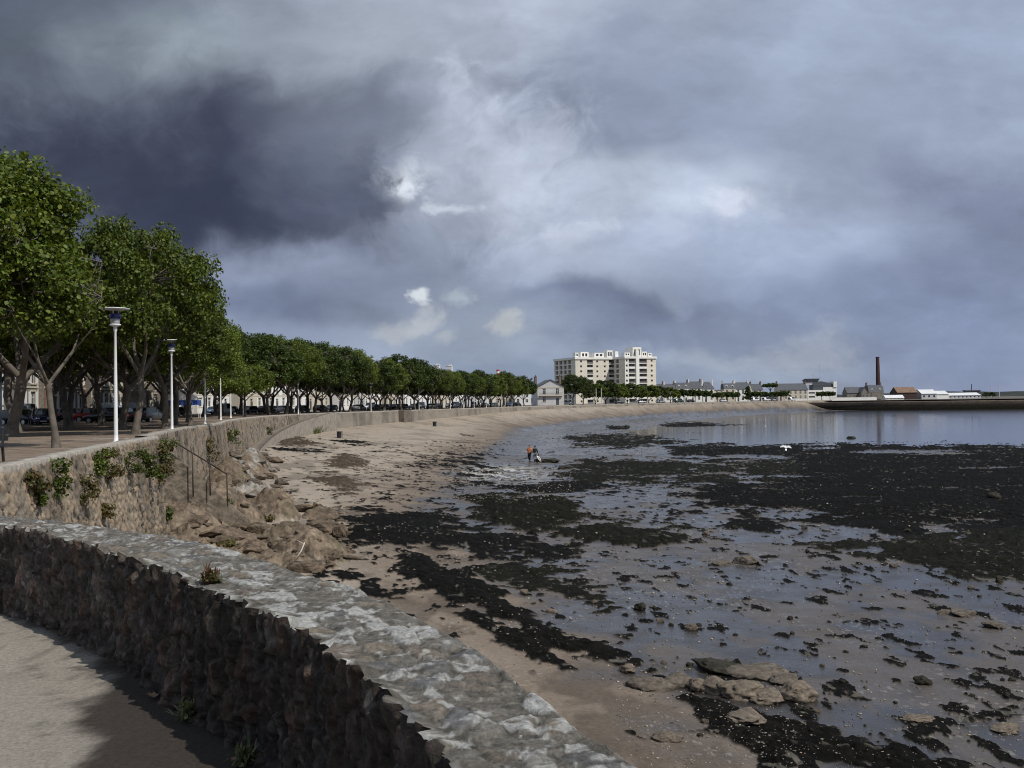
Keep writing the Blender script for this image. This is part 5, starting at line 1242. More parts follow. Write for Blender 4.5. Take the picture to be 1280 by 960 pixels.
# ================================================================== cars
M_tyre = mat('tyre', (.015, .015, .016), .9); M_rim = mat('wheel_rim', (.45, .46, .48), .35, metal=.7)
M_cglass = mat('car_glass', (.012, .014, .017), .06, spec=.7); M_hl = mat('headlight_glass', (.65, .67, .7), .1, spec=.8); M_tl = mat('tail_light', (.35, .02, .015), .2)
M_plate = mat('number_plate', (.6, .6, .55), .5); M_trim = mat('black_trim', (.02, .02, .022), .6)
PAINT = {k: mat(k + '_car_paint', c, .22, metal=.15, spec=.7) for k, c in dict(dark_blue=(.012, .02, .07), red=(.35, .02, .018), black=(.012, .012, .014), white=(.72, .73, .74), silver=(.38, .40, .42), dark_grey=(.06, .065, .07), light_blue=(.10, .17, .27), green=(.03, .06, .045)).items()}
def car_proto(kind):
    # stations: x, sill z, belt z, roof z, half width belt, half width roof
    if kind == 'van':
        ST = [(-2.2, .45, 1.0, 1.02, .86, .84), (-2.15, .32, 1.05, 1.75, .9, .80), (-2.0, .28, 1.08, 1.9, .92, .82), (-1.0, .25, 1.08, 1.95, .93, .83), (.35, .25, 1.08, 1.93, .93, .82), (.75, .25, 1.08, 1.85, .92, .78), (1.45, .25, 1.06, 1.10, .90, .80), (2.05, .3, .9, .93, .86, .76), (2.2, .42, .7, .72, .78, .7)]
        gl = (3, 4, 5); L = 2.2
    elif kind == 'estate':
        ST = [(-2.2, .45, .78, .8, .8, .78), (-2.15, .32, .92, 1.05, .86, .78), (-1.85, .27, .95, 1.40, .87, .68), (-1.0, .24, .95, 1.46, .88, .68), (.1, .24, .94, 1.45, .88, .67), (.45, .24, .93, 1.38, .88, .66), (1.1, .24, .90, .95, .87, .74), (1.95, .28, .76, .80, .83, .7), (2.2, .4, .58, .6, .72, .62)]
        gl = (1, 2, 3, 4, 5); L = 2.2
    else:
        ST = [(-1.9, .45, .78, .8, .76, .74), (-1.85, .32, .92, .98, .82, .72), (-1.5, .27, .95, 1.40, .84, .64), (-.8, .24, .95, 1.47, .85, .65), (.05, .24, .94, 1.45, .85, .65), (.35, .24, .93, 1.38, .85, .64), (1.0, .24, .90, .95, .84, .7), (1.7, .28, .76, .80, .79, .66), (1.9, .4, .56, .58, .68, .58)]
        gl = (1, 2, 3, 4, 5); L = 1.9
    t = thing('parked_car' if kind != 'van' else 'parked_van', 'x', 'car' if kind != 'van' else 'van')
    V = []; n = 9
    for x, zs, zb, zr, wb, wr in ST:
        half = [(wb * .86, zs), (wb * 1.0, zs + (zb - zs) * .35), (wb, zb - .04), (wb * .97, zb)]
        V += [(x, -y, z) for y, z in half] + [(x, -wr, zr - .03), (x, -wr * .8, zr), (x, 0, zr + .02), (x, wr * .8, zr), (x, wr, zr - .03)] + [(x, y, z) for y, z in half[::-1]]
    k = 13; body = MB(); body.add(V, []); g = MB(); g.add([(v[0], v[1] * 1.004, v[2]) for v in V], [])
    for i in range(len(ST) - 1):
        for j in range(k - 1):
            f = (i * k + j, (i + 1) * k + j, (i + 1) * k + j + 1, i * k + j + 1)
            side = j in (3, 8); topf = 4 <= j <= 7
            ws = ST[i][3] - ST[i + 1][3] > .3 or ST[i + 1][3] - ST[i][3] > .3
            (g if (side and i in gl) or (topf and ws) else body).add([], [])
            tgt = g if (side and i in gl) or (topf and ws) else body
            tgt.f.append(list(f)); tgt.m.append(0)
    body.f.append(list(range(k))); body.m.append(0); body.f.append([(len(ST) - 1) * k + j for j in range(k)]); body.m.append(0)
    body.f.append([i * k for i in range(len(ST))] + [i * k + k - 1 for i in range(len(ST))][::-1]); body.m.append(0)
    bo = body.build('body', PAINT['black'], t, True); g.build('windows', M_cglass, t, False)
    # pillars, bumper strips
    for sx in (1, -1):
        for sy in (1, -1):
            x = L * .64 * sx; y = .76 * sy if kind == 'hatch' else .80 * sy
            w = MB().prism([(.31 * math.cos(a), .31 + .31 * math.sin(a)) for a in [2 * math.pi * q / 18 for q in range(18)]], 1, -.11, .11)
            w.v = [(v[0] + x, v[1] + y, v[2]) for v in w.v]; wo = w.build('wheel', M_tyre, t)
            r = MB().prism([(.19 * math.cos(a), .31 + .19 * math.sin(a)) for a in [2 * math.pi * q / 14 for q in range(14)]], 1, -.118, .118); r.v = [(v[0] + x, v[1] + y, v[2]) for v in r.v]; r.build('rim', M_rim, wo)
    for sy in (1, -1):
        MB().box(L - .16, L - .015, sy * .42 - .15 if sy > 0 else -.57, .57 if sy > 0 else -.27, .56, .71).build('headlight', M_hl, t, bevel=.03)
        MB().box(-L - .01, -L + .1, .5 if sy > 0 else -.72, .72 if sy > 0 else -.5, .66, .86).build('tail_light', M_tl, t)
        MB().box(.55, .72, sy * .98 if sy < 0 else .86, -.86 if sy < 0 else .98, .92, 1.03).build('wing_mirror', M_trim, t, bevel=.03)
    MB().box(L - .06, L + .03, -.7, .7, .32, .48).build('bumper', M_trim, t, bevel=.03); MB().box(L + .031, L + .04, -.25, .25, .36, .46).build('number_plate', M_plate, t)
    return t
CARS = {k: car_proto(k) for k in ('hatch', 'estate', 'van')}
_cu = set(); _cm = {}
def car(kind, paint, x, y, rz, label, group, z=PROM - .115, sc=1.):
    p = CARS[kind]
    if kind not in _cu: _cu.add(kind); o = p
    else: o = dup(p)
    for c in o.children:
        if c.name.startswith('body'):
            k = (kind, paint)
            if k not in _cm:
                me = c.data.copy(); me.materials.clear(); me.materials.append(PAINT[paint]); _cm[k] = me
            c.data = _cm[k]
    o.location = (x, y, z); o.rotation_euler.z = rz; o['label'] = label; o.scale = (sc,) * 3
    if group: o['group'] = group
    elif 'group' in o: del o['group']
    return o
def car_px(kind, paint, px, Y, rz, label):
    q = atd(px, 520, Y); return car(kind, paint, q.x, Y, rz, label, None)
GC = 'cars parked along the seafront road'
car_px('estate', 'dark_blue', 52, 86, R(-62), 'dark blue car facing the camera before the dark stone villa, headlights showing')
car_px('hatch', 'black', 27, 89, R(-25), 'dark car at far left with bonnet pointing right, beside the dark blue car')
car_px('hatch', 'red', 117, 104, R(10), 'bright red car seen beyond the leaning dark trunk')
car_px('estate', 'black', 136, 92, R(170), 'black car just left of the nearest street lamp')
car_px('van', 'white', 156, 97, R(60), 'small white van just right of the nearest street lamp')
car_px('hatch', 'dark_grey', 186, 94, R(80), 'dark grey car glimpsed between the flared pale trunk and second lamp')
cc = ['dark_grey', 'silver', 'black', 'dark_blue', 'silver', 'white', 'dark_grey', 'light_blue', 'white', 'black', 'silver', 'green', 'white']
nm = {k: k.replace('_', ' ') for k in PAINT}
s = guide_s(-26, 96) + 4; i = 0; rc = random.Random(3); pl_used = {}
while s < 345:
    for off, sd in ((19.6, 0), (26.4, 1)):
        if rc.random() < (.82 if sd == 0 else .55):
            x, y, h = on_guide(s + rc.uniform(-.6, .6), off); col = rc.choice(cc); kind = rc.choice(['hatch', 'hatch', 'estate', 'estate', 'van' if col in ('white', 'silver') else 'hatch'])
            lb = '%s %s parked %s, %s' % (nm[col], {'hatch': 'hatchback', 'estate': 'estate', 'van': 'van'}[kind], ['seaward', 'before the houses'][sd], after_lamp(s))
            car(kind, col, x, y, h + (math.pi if sd or rc.random() < .3 else 0), lb, GC); i += 1
    s += rc.uniform(6.0, 8.5)
for k, (px, kind, col) in enumerate([(690, 'hatch', 'white'), (708, 'estate', 'silver'), (774, 'hatch', 'dark_grey'), (802, 'hatch', 'white'), (826, 'estate', 'silver'), (849, 'van', 'green'), (864, 'hatch', 'black'), (904, 'hatch', 'white'), (944, 'van', 'white'), (958, 'van', 'white'), (968, 'hatch', 'silver'), (990, 'van', 'white')]):
    Y = np.interp(px, [690, 850, 990], [384, 520, 590]); q = atd(px, 503, Y)
    w = {690: 'beside the gabled house', 708: 'right of the gabled house', 774: 'under the joint of the tower wings', 802: 'under the right wing of the tower', 826: 'below the low round tree', 849: 'before the first clipped trees', 864: 'under the second clipped tree', 904: 'before the cream house', 944: 'left of the umbrella pine', 958: 'under the umbrella pine', 968: 'just right of the umbrella pine', 990: 'before the long dark-roofed terrace'}[px]
    car(kind, col, q.x, Y, .12 + k * .05, 'far %s %s parked on the seafront %s' % (nm[col], {'hatch': 'hatchback', 'estate': 'estate car', 'van': 'van'}[kind], w), 'vehicles along the far seafront', z=PROM + .02 + (.0 if px > 640 else 0), sc=1.1)
# ================================================================== things on the promenade
def canopy():
    Y = 118; q = atd(229, 520, Y); t = thing('market_canopy', 'blue and white peaked canopy stall behind the dark trunks', 'canopy', (q.x, Y, PROM), R(20)); t.scale = (.62, .62, .75)
    MB().prism([(-3, 2.9), (0, 4.6), (3, 2.9), (3, 2.75), (-3, 2.75)], 1, -2.5, 2.5).build('roof', M_white, t)
    MB().box(-3.02, 3.02, -2.56, -2.5, 2.0, 2.76).box(2.98, 3.05, -2.5, 2.5, 2.0, 2.76).build('valance', mat('blue_canvas', (.03, .07, .28), .8), t)
    for x in (-2.9, 2.9):
        for y in (-2.4, 2.4): MB().tube([(x, y, 0), (x, y, 2.8)], .05, 6).build('pole', M_white, t)
canopy()
def kiosk():
    Y = 66; x = atd(8, 520, Y + 5).x - .2; t = thing('glass_pavilion', 'pale blue glass-fronted pavilion cut off by the left edge', 'pavilion', (x, Y, PROM)); M_bg = mat('blue_tinted_glass', (.16, .24, .29), .1, spec=.8); M_dg = mat('dark_teal_panel', (.05, .09, .11), .25)
    MB().box(-6, -.1, .1, 5, .05, 5.3).build('wall', M_bg, t); f = MB()
    for z in (.0, 1.5, 3.0, 4.5): f.box(-6, 0, -.02, .08, z, z + .1).box(-.08, .02, .1, 5, z, z + .1)
    for k in range(5): f.box(-6 + 1.48 * k, -5.92 + 1.48 * k, -.03, .07, .1, 5.3)
    f.build('frame', M_white, t); MB().box(-6, -.02, .03, .09, 3.12, 4.46).box(-6, -.02, .03, .09, .12, .6).build('panel', M_dg, t); MB().box(-6.2, .2, -.2, 5.2, 5.31, 5.6).build('roof', M_greywall, t)
kiosk()
q = atd(20, 536, 68); t = thing('white_post', 'short thick white post beside the dark car at far left', 'post', (q.x, 68, PROM)); MB().tube([(0, 0, 0), (0, 0, 1.75)], .09, 10).build('pole', M_white, t); MB().lathe([(.1, 1.75), (.11, 1.8), (.02, 1.9)], 10).build('cap', M_white, t)
def bench():
    q = at(0, 578, PROM); t = thing('park_bench', 'dark bench end poking in at the left edge above the sea wall', 'bench', (q.x - .75, q.y, PROM), R(6)); M_w = mat('dark_bench_wood', (.02, .02, .022), .45)
    for k in range(3): MB().box(-.8, .8, -.22 + k * .15, -.09 + k * .15, .40, .44).build('seat_slat', M_w, t)
    for k in range(2): MB().box(-.8, .8, .27 + k * .03, .31 + k * .03, .52 + k * .17, .65 + k * .17).build('backrest', M_w, t)
    for x in (-.7, .66): MB().prism([(-.2, 0), (-.12, 0), (-.1, .36), (.22, .36), (.27, 0), (.34, 0), (.28, .40), (.36, .82), (.31, .84), (.22, .42), (-.22, .40)], 0, x, x + .05).build('leg', M_iron, t)
bench()
# ================================================================== stone steps and handrail
def steps():
    a = Vector((-16.4, 46.6, .1)); b = Vector((-13.2, 49.0, -3.5)); d = (b - a); n = 15; hd = math.atan2(d.y, d.x); Lh = math.hypot(d.x, d.y)
    t = thing('stone_steps', 'worn stone steps going down from the sea wall behind the handrail', 'steps', (a.x, a.y, 0), hd); m = mat('step_stone', (.22, .185, .15), .93, .4, 4, .8, 15, spec=.15)
    rr = random.Random(8)
    for k in range(n):
        z = a.z + d.z * (k + 1) / n; x0 = Lh * k / n; j = rr.uniform(-.05, .05)
        MB().box(x0 + j, x0 + Lh / n + .08, -.15 + rr.uniform(-.1, .1), 1.7 + rr.uniform(-.1, .1), -4.6, z + rr.uniform(-.03, .03) - k * .002).build('step', m, t, bevel=.03)
    sw = MB().prism([(-.3, .25), (.0, .25), (Lh, b.z + .12), (Lh + .5, b.z - .3), (Lh + .5, -5), (-.3, -5)], 1, -.42, -.2); sw.build('side_wall', mat('rough_side_stone', (.155, .13, .103), .93, .55, 2.6, 4, 5, spec=.1), t, bevel=.04)
    r = thing('handrail', 'thin rusty iron handrail on slender posts beside the stone steps', 'handrail', (0, 0, 0)); M_r = mat('rusty_iron', (.045, .032, .026), .8, .3, 10)
    P = [atd(214, 549.5, 46.2), atd(220, 553.5, 46.4), atd(240.5, 566, 46.9), atd(262, 579, 47.5), atd(276, 588, 48.1)]
    foot = [614, 613, 627]; org = P[2].copy(); r.location = org
    MB().tube([p - org for p in P], .035, 8).build('rail', M_r, r, True)
    tops = [P[2], P[3], atd(283.5, 592.5, 48.3)]
    MB().tube([P[4] - org, tops[2] - org], .035, 8).build('rail', M_r, r, True)
    for k, (p, fy) in enumerate(zip(tops, foot)):
        z = atd(240, fy, p.y).z; MB().tube([p - org, (p.x - org.x + .02, p.y - org.y, z - .25 - org.z)], .032, 8).build('post', M_r, r, True)
steps()
# ================================================================== bins on the sand
def bin_(px, py, lb, sc):
    q = beach_pt(px, py); t = thing('litter_bin', lb, 'bin', q)
    MB().lathe([(.28 * sc, -.05), (.33 * sc, .1), (.36 * sc, .85 * sc), (.39 * sc, .88 * sc), (.39 * sc, .95 * sc), (.3 * sc, .97 * sc)], 14).build('drum', mat('bin_plastic', (.022, .025, .03), .6) if 'bin_plastic' not in MATS else MATS['bin_plastic'], t, True)
    MB().tube([(.45 * sc, 0, -.3), (.45 * sc, 0, 1.05 * sc)], .03, 6).build('post', M_iron, t)
bin_(424, 545, 'dark litter bin on the sand at the foot of the ramp', .95); bin_(543, 526, 'small far litter bin on the sand beside a strip of grass', .95)
# ================================================================== plants
M_plant = leaf_mat('wall_plant_leaves', .25)
PG = [(0.065, 0.09, 0.0155), (0.09, 0.115, 0.0198), (0.05, 0.07, 0.0124)]; PR = [(.13, .078, .035), (.11, .08, .035), (.075, .09, .028), (.11, .105, .04)]
def tuft(name, label, cat, loc, w, h, n, size, pal, seed, hang=0., nrm=(1, 0)):
    rng = np.random.default_rng(seed); k = 10; t = thing(name, label, cat, loc)
    C = np.stack([rng.normal(0, w * .28, k), rng.normal(0, w * .28, k), rng.uniform(-hang, h, k)], -1); C[:, 0] += nrm[0] * w * .2; C[:, 1] += nrm[1] * w * .2
    V, F, c = leaf_cloud(rng, C, np.full(k, w * .42), n, size, .3, pal); np_mesh('leaves', V, F, M_plant, t, False, c)
    m = MB()
    for q in C[:6]: m.tube([(0, 0, 0), tuple(q * .6), tuple(q)], [.012, .009, .005], 4, False)
    m.build('stem', M_bark, t); return t
def on_wall(px, py, line, batter=.10):
    "where the pixel ray meets the sea wall face (above the plan line, leaning)"
    d = ray(px, py); best = None
    for (x0, y0), (x1, y1) in zip(line[:-1], line[1:]):
        for k in range(60):
            f = k / 60; X, Yq = x0 + (x1 - x0) * f, y0 + (y1 - y0) * f
            e = abs(X - d.x / d.y * Yq)
            if best is None or e < best[0]: best = (e, X, Yq)
    Yq = best[2]; z = EYE + d.z / d.y * Yq; return Vector((best[1] + max(0, PROM - z) * batter, Yq, z))
WP = [(28, 600, .55, .5, PR, 'reddish green wall tuft, leftmost on the near sea wall'), (36, 618, .45, .5, PG, 'small hanging green tuft below the leftmost wall tuft'), (61, 600, .55, .8, PG, 'upright dark green wall tuft, second cluster from the left'), (95, 612, .6, .6, PR, 'yellowish wall tuft low between two green ones'),
      (116, 580, .55, .7, PG, 'green wall tuft close under the coping, left of a pair'), (130, 582, .55, .8, PR, 'reddish green wall tuft, right of the pair under the coping'), (155, 582, .7, .9, PG, 'biggest green wall tuft below the nearest street lamp'), (177, 570, .4, .4, PG, 'little green wall tuft high up near the coping'), (178, 590, .6, .7, PG, 'green wall tuft left of the tall brown hanging one'),
      (190, 594, .55, .6, PR, 'brownish wall tuft low beside the tall hanging one'), (197, 562, .7, 1.0, PG, 'tall green plant hanging over the wall top by the steps'), (207, 574, .7, 1.0, PR, 'rust brown plant hanging at the corner of the near sea wall'),
      (118, 640, .4, .5, PR, 'small tuft low on the wall just above the parapet'), (200, 640, .35, .5, PG, 'small green tuft low near the wall corner')]
for i, (px, py, w, h, pl, lb) in enumerate(WP):
    q = on_wall(px, py, BAST); q.x += .06; tuft('wall_plant', lb, 'plant', q, w * 1.0, h * .55, 700, .075, pl, 70 + i, h * .55, (1, 0))
for i, (px, py, w, h, pl, lb) in enumerate([(255, 560, .9, 1.3, PR, 'hanging yellow green plant on the set back wall right of the handrail'), (281, 545, 1.1, 1.0, PG, 'green plant hanging over the set back wall top'), (291, 548, 1.0, 1.3, PG, 'second green plant over the set back wall top, further right'), (333, 541, .8, 1.2, PG, 'small green plant on the far end of the rubble wall')]):
    q = on_wall(px, py, SETB); tuft('wall_plant', lb, 'plant', q, w, h * .5, 420, .12, pl, 90 + i, h * .6, (1, 0))
for i, (px, py, w, h, pl, lb) in enumerate([(276, 604, .9, 1.5, PG, 'bright green bush growing by the foot of the handrail'), (285, 596, .8, 1.3, PG, 'leafy green bush beside the last handrail post'), (258, 596, .5, .5, PG, 'low green plant between two handrail posts'), (228, 612, .6, .6, PR, 'brown plant at the foot of the wall corner'),
      (282, 563, 1.3, 1.0, PG, 'dark bush on the rocks under the set back wall'), (300, 572, 1.3, 1.0, PR, 'brownish bush on the rocks right of the dark bush'), (307, 556, 1.2, 1.0, PR, 'scrubby bush high on the rock pile'), (240, 640, .6, .4, PR, 'low brown scrub on the rock ledge'), (265, 652, .6, .4, PG, 'low green scrub on the rock ledge'), (300, 640, .7, .4, PR, 'rusty scrub in the middle of the rock ledge'), (330, 652, .5, .35, PR, 'rusty scrub nearer the carved rock block'), (392, 640, .8, .3, PR, 'olive scrub on top of the carved rock block'), (284, 672, .6, .3, PR, 'low rusty scrub just above the parapet coping')]):
    q = beach_pt(px, py); tuft('scrub_bush', lb, 'bush', q, w, h * .7, 500, .11, pl, 110 + i)
def beach_grass(lb, pts, hgt, n, seed):
    rng = np.random.default_rng(seed); P = [beach_pt(*p) for p in pts]; t = thing('grass_patch', lb, 'grass', P[0]); f = np.sort(rng.random(n)) * (len(P) - 1); i = np.minimum(f.astype(int), len(P) - 2); fr = (f - i)[:, None]
    A = np.array([list(p - P[0]) for p in P]); c = A[i] * (1 - fr) + A[i + 1] * fr + np.stack([rng.normal(0, .5, n), rng.normal(0, 1.1, n), np.zeros(n)], -1)
    dr = rng.normal(size=(n, 3)) * .35; dr[:, 2] = 1; h = hgt * (.5 + rng.random(n))[:, None]; s = np.stack([rng.normal(size=n), rng.normal(size=n), np.zeros(n)], -1); s /= np.linalg.norm(s, axis=1)[:, None]; s *= .035 * (1 + hgt)
    V = np.stack([c - s, c + s, c + dr * h + s * .2, c + dr * h - s * .2], 1).reshape(-1, 3); F = np.arange(n * 4).reshape(n, 4); col = np.repeat(np.array(PG)[rng.integers(0, 3, n)] * (.7 + .6 * rng.random((n, 1))), 4, 0)
    np_mesh('blades', V, F, M_plant, t, False, col)
beach_grass('green grass patch at the foot of the wall left of the ramp', [(388, 543.5), (398, 542), (407, 540)], .7, 2600, 5)
beach_grass('long thin strip of dune grass along the far wall foot', [(536, 524.5), (560, 522.5), (590, 518.5), (620, 515.5)], .6, 3600, 6)
def par_point(px, py, z): return at(px, py, z)
def spiky(label, loc, w, n, seed, pal, L):
    rng = np.random.default_rng(seed); t = thing('weed_plant', label, 'plant', loc); k = 9; V = []; F = []; cs = []
    for _ in range(n):
        a = rng.uniform(0, 6.28); el = rng.uniform(.2, 1.4); l = L * rng.uniform(.5, 1.1); d = np.array([math.cos(a) * math.cos(el), math.sin(a) * math.cos(el), math.sin(el)]); s = np.array([-math.sin(a), math.cos(a), 0]) * .0045
        o = rng.normal(size=3) * w * .25; o[2] = abs(o[2]) * .8
        p0, p1, p2 = o, o + d * l * .6, o + d * l + np.array([0, 0, -.25 * l * math.cos(el)]); b = len(V)
        V += [p0 - s, p0 + s, p1 + s, p1 - s, p2 + s * .2, p2 - s * .2]; F += [(b, b + 1, b + 2, b + 3), (b + 3, b + 2, b + 4, b + 5)]; cs += [np.array(pal[rng.integers(len(pal))]) * rng.uniform(.7, 1.3)] * 6
    np_mesh('leaves', np.array(V), np.array(F), M_plant, t, False, np.array(cs)); C = rng.normal(size=(8, 3)) * w * .25; C[:, 2] = abs(C[:, 2]); V2, F2, c2 = leaf_cloud(rng, C, np.full(8, w * .3), n, .028, .5, pal); np_mesh('leaflets', V2, F2, M_plant, t, False, c2)
PW = [(.13, .15, .07), (.09, .12, .05), (.17, .17, .10)]
p = at(251, 899, .1); spiky('bushy green weed growing where parapet meets path', (p.x - .03, p.y - .03, .12), .12, 130, 1, PW, .10)
p = at(318, 955, .1); spiky('pale green weed at the parapet foot by the bottom edge', (p.x - .03, p.y - .03, .12), .09, 90, 2, PW, .08)
p = at(262, 722, .79); spiky('small reddish weed sprouting on the parapet rim', (p.x, p.y, p.z - .02), .09, 70, 3, [(.12, .05, .03), (.06, .07, .02)], .08)
p = at(195, 735, .6); spiky('tiny green weed in the parapet face', (p.x + .05, p.y + .03, .6), .07, 40, 4, [(.05, .08, .02)], .06)
def dead_leaf(px, py, label, s, a):
    p = at(px, py, .1); t = MB(); L = [(0, -.5), (.32, -.3), (.5, .05), (.25, .12), (.2, .5), (0, .3), (-.22, .52), (-.22, .1), (-.5, .0), (-.3, -.32)]
    t.add([(x * s, y * s, .015 + s * .3 * abs(x)) for x, y in L] + [(x * s, y * s, .012 + s * .3 * abs(x)) for x, y in L], [tuple(range(10)), tuple(range(10, 20))[::-1]])
    o = t.build('dead_leaf', mat('dead_leaf_' + str(px), (.22, .14, .085), .8, .3, 20), loc=(p.x, p.y, .112)); o.rotation_euler = (.1, .15, a); tag(o, label, 'leaf')
dead_leaf(190, 875, 'curled dry leaf on the path, farther from the camera', .075, .5); dead_leaf(233, 899, 'flat dry brown leaf lying near the parapet foot', .09, 1.9)
dead_leaf(296, 957, 'pale dry leaf on the damp path at the bottom edge', .06, 2.9)

# ================================================================== boulders, stones
M_bould = mat('boulder_stone', (.115, .098, .08), .92, .6, 3.2, 1.4, 12, spec=.15, detail=9.)
M_boulp = mat('pale_boulder', (.155, .128, .1), .92, .6, 3.6, 1.4, 12, spec=.12, detail=9.)
M_bould_d = mat('weedy_boulder', (.028, .026, .018), .8, .6, 4, 1., 10, spec=.2)
def boulder_mesh(seed, sub=4, ridge=.3, strata=0.):
    bm = bmesh.new(); bmesh.ops.create_icosphere(bm, subdivisions=sub, radius=1); o = Vector((seed * 3.7, seed * 1.3, seed * 7.1))
    for v in bm.verts:
        d = v.co.normalized(); q = mnoise.fractal(d * 1.1 + o, .9, 2.1, 5) ; r = 1 + ridge * q + .10 * mnoise.fractal(d * 4 + o, .8, 2, 4) - .10 * abs(mnoise.noise(d * 2.2 + o * 2))
        w = d * r
        for ax in range(3):                                   # facets: flatten against a few planes
            pn = Vector((mnoise.noise(o + Vector((ax * 5.1, 0, 0))), mnoise.noise(o + Vector((0, ax * 7.3, 0))), .3 + mnoise.noise(o + Vector((0, 0, ax * 3.3))))).normalized()
            k = w.dot(pn) - .72
            if k > 0: w = w - pn * k * .8
        if strata: w.z += strata * .3 * math.sin(w.z * 9 + w.x * 2)
        v.co = w
    me = bpy.data.meshes.new('boulder'); bm.to_mesh(me); bm.free(); me.polygons.foreach_set('use_smooth', [True] * len(me.polygons)); return me
def block_mesh(seed, sub=4):
    "angular fractured block: a ball cut by random planes, then roughened"
    rg = random.Random(seed); pl = []
    for k in range(13):
        a, z = rg.uniform(0, 6.28), rg.uniform(-.9, .95); r = math.sqrt(1 - z * z); pl.append((Vector((r * math.cos(a), r * math.sin(a), z)), rg.uniform(.55, .9)))
    pl += [(Vector((rg.uniform(-.2, .2), rg.uniform(-.2, .2), 1)).normalized(), rg.uniform(.5, .7))]
    bm = bmesh.new(); bmesh.ops.create_icosphere(bm, subdivisions=sub, radius=1); o = Vector((seed * 2.3, seed * 5.1, seed * 1.7))
    for v in bm.verts:
        d = v.co.normalized(); r = 1.05
        for n, q in pl:
            k = d.dot(n)
            if k > .05: r = min(r, q / k)
        w = d * r
        w = w * (1 + .07 * mnoise.fractal(w * 2.5 + o, .8, 2.1, 5) + .03 * mnoise.fractal(w * 9 + o, .8, 2, 3)); b = w.z / .17; w.z = .17 * (.5 * b + .5 * (math.floor(b) + min(1, max(0, (b - math.floor(b)) * 3 - 1)))); v.co = w
    me = bpy.data.meshes.new('block'); bm.to_mesh(me); bm.free(); return me
BLK = [block_mesh(k + 3, 4) for k in range(6)]; BLO = [block_mesh(k + 30, 3) for k in range(3)]
BM = [boulder_mesh(k, 4, .35 + .05 * (k % 3), .1 * (k % 2)) for k in range(6)]
def boulder(px, py, wpx, hpx, label, m=M_bould, k=0, rz=0., dep=.9, name='boulder', grp=None, sink=.25, soft=False):
    "px,py is the foot of the rock, wpx,hpx its size in the photo"
    q = beach_pt(px, py); w = wpx * q.y / 1280; h = hpx * q.y / 1280
    me = (BLK if name == 'boulder' and grp is None and m is not M_bould_d and not soft else BM)[k % 6].copy(); me.materials.append(m); o = bpy.data.objects.new(name, me); COL.objects.link(o)
    o.location = (q.x, q.y + w * dep * .3, q.z + h * .5 - h * sink); o.scale = (w / 2, w / 2 * dep, h * .5 + h * sink); o.rotation_euler.z = rz
    tag(o, label, 'rock', grp); return o
GR = 'boulders of the knobbly ring in the lower right'
for i, (px, py, w, h, k, m, lb) in enumerate([
    (815, 876, 60, 30, 0, M_bould, 'rounded tan rock at the left end of the knobbly rock ring'), (850, 872, 46, 30, 1, M_bould, 'second tan rock from the left in the knobbly rock ring'), (873, 874, 34, 26, 2, M_boulp, 'small pale rock in the knobbly ring beside the seaweed gap'),
    (897, 880, 48, 36, 3, M_boulp, 'tallest pale rock in the middle of the knobbly ring'), (930, 887, 62, 40, 4, M_boulp, 'broad pale bulging rock, front centre of the knobbly ring'), (962, 891, 56, 26, 5, M_boulp, 'low pale rock, front right of the knobbly ring'),
    (1000, 886, 58, 38, 0, M_boulp, 'round pale rock at the right end of the knobbly ring'), (905, 855, 70, 24, 2, M_bould_d, 'dark rock at the back left of the knobbly ring'), (950, 862, 80, 26, 1, M_bould, 'grey rock at the back of the knobbly ring'), (985, 868, 46, 22, 3, M_bould, 'brown rock at the back right of the knobbly ring'),
    (935, 915, 90, 18, 4, M_boulp, 'flat pale rock lying in front of the knobbly ring'), (835, 940, 40, 20, 5, M_boulp, 'small yellowish rock near the parapet top'), (1150, 915, 60, 14, 1, M_boulp, 'low pale slab on the wet sand at lower right'), (1260, 928, 60, 16, 2, M_boulp, 'low tan rock at the lower right edge'),
    (785, 853, 26, 16, 3, M_boulp, 'small pale stone left of the knobbly ring'),
    ]): boulder(px, py - 13, w * (.68 if i in (10, 12, 13) else .95), h * (.4 if i in (10, 12, 13) else .5), lb, m, k, i * .8, .8, soft=True)
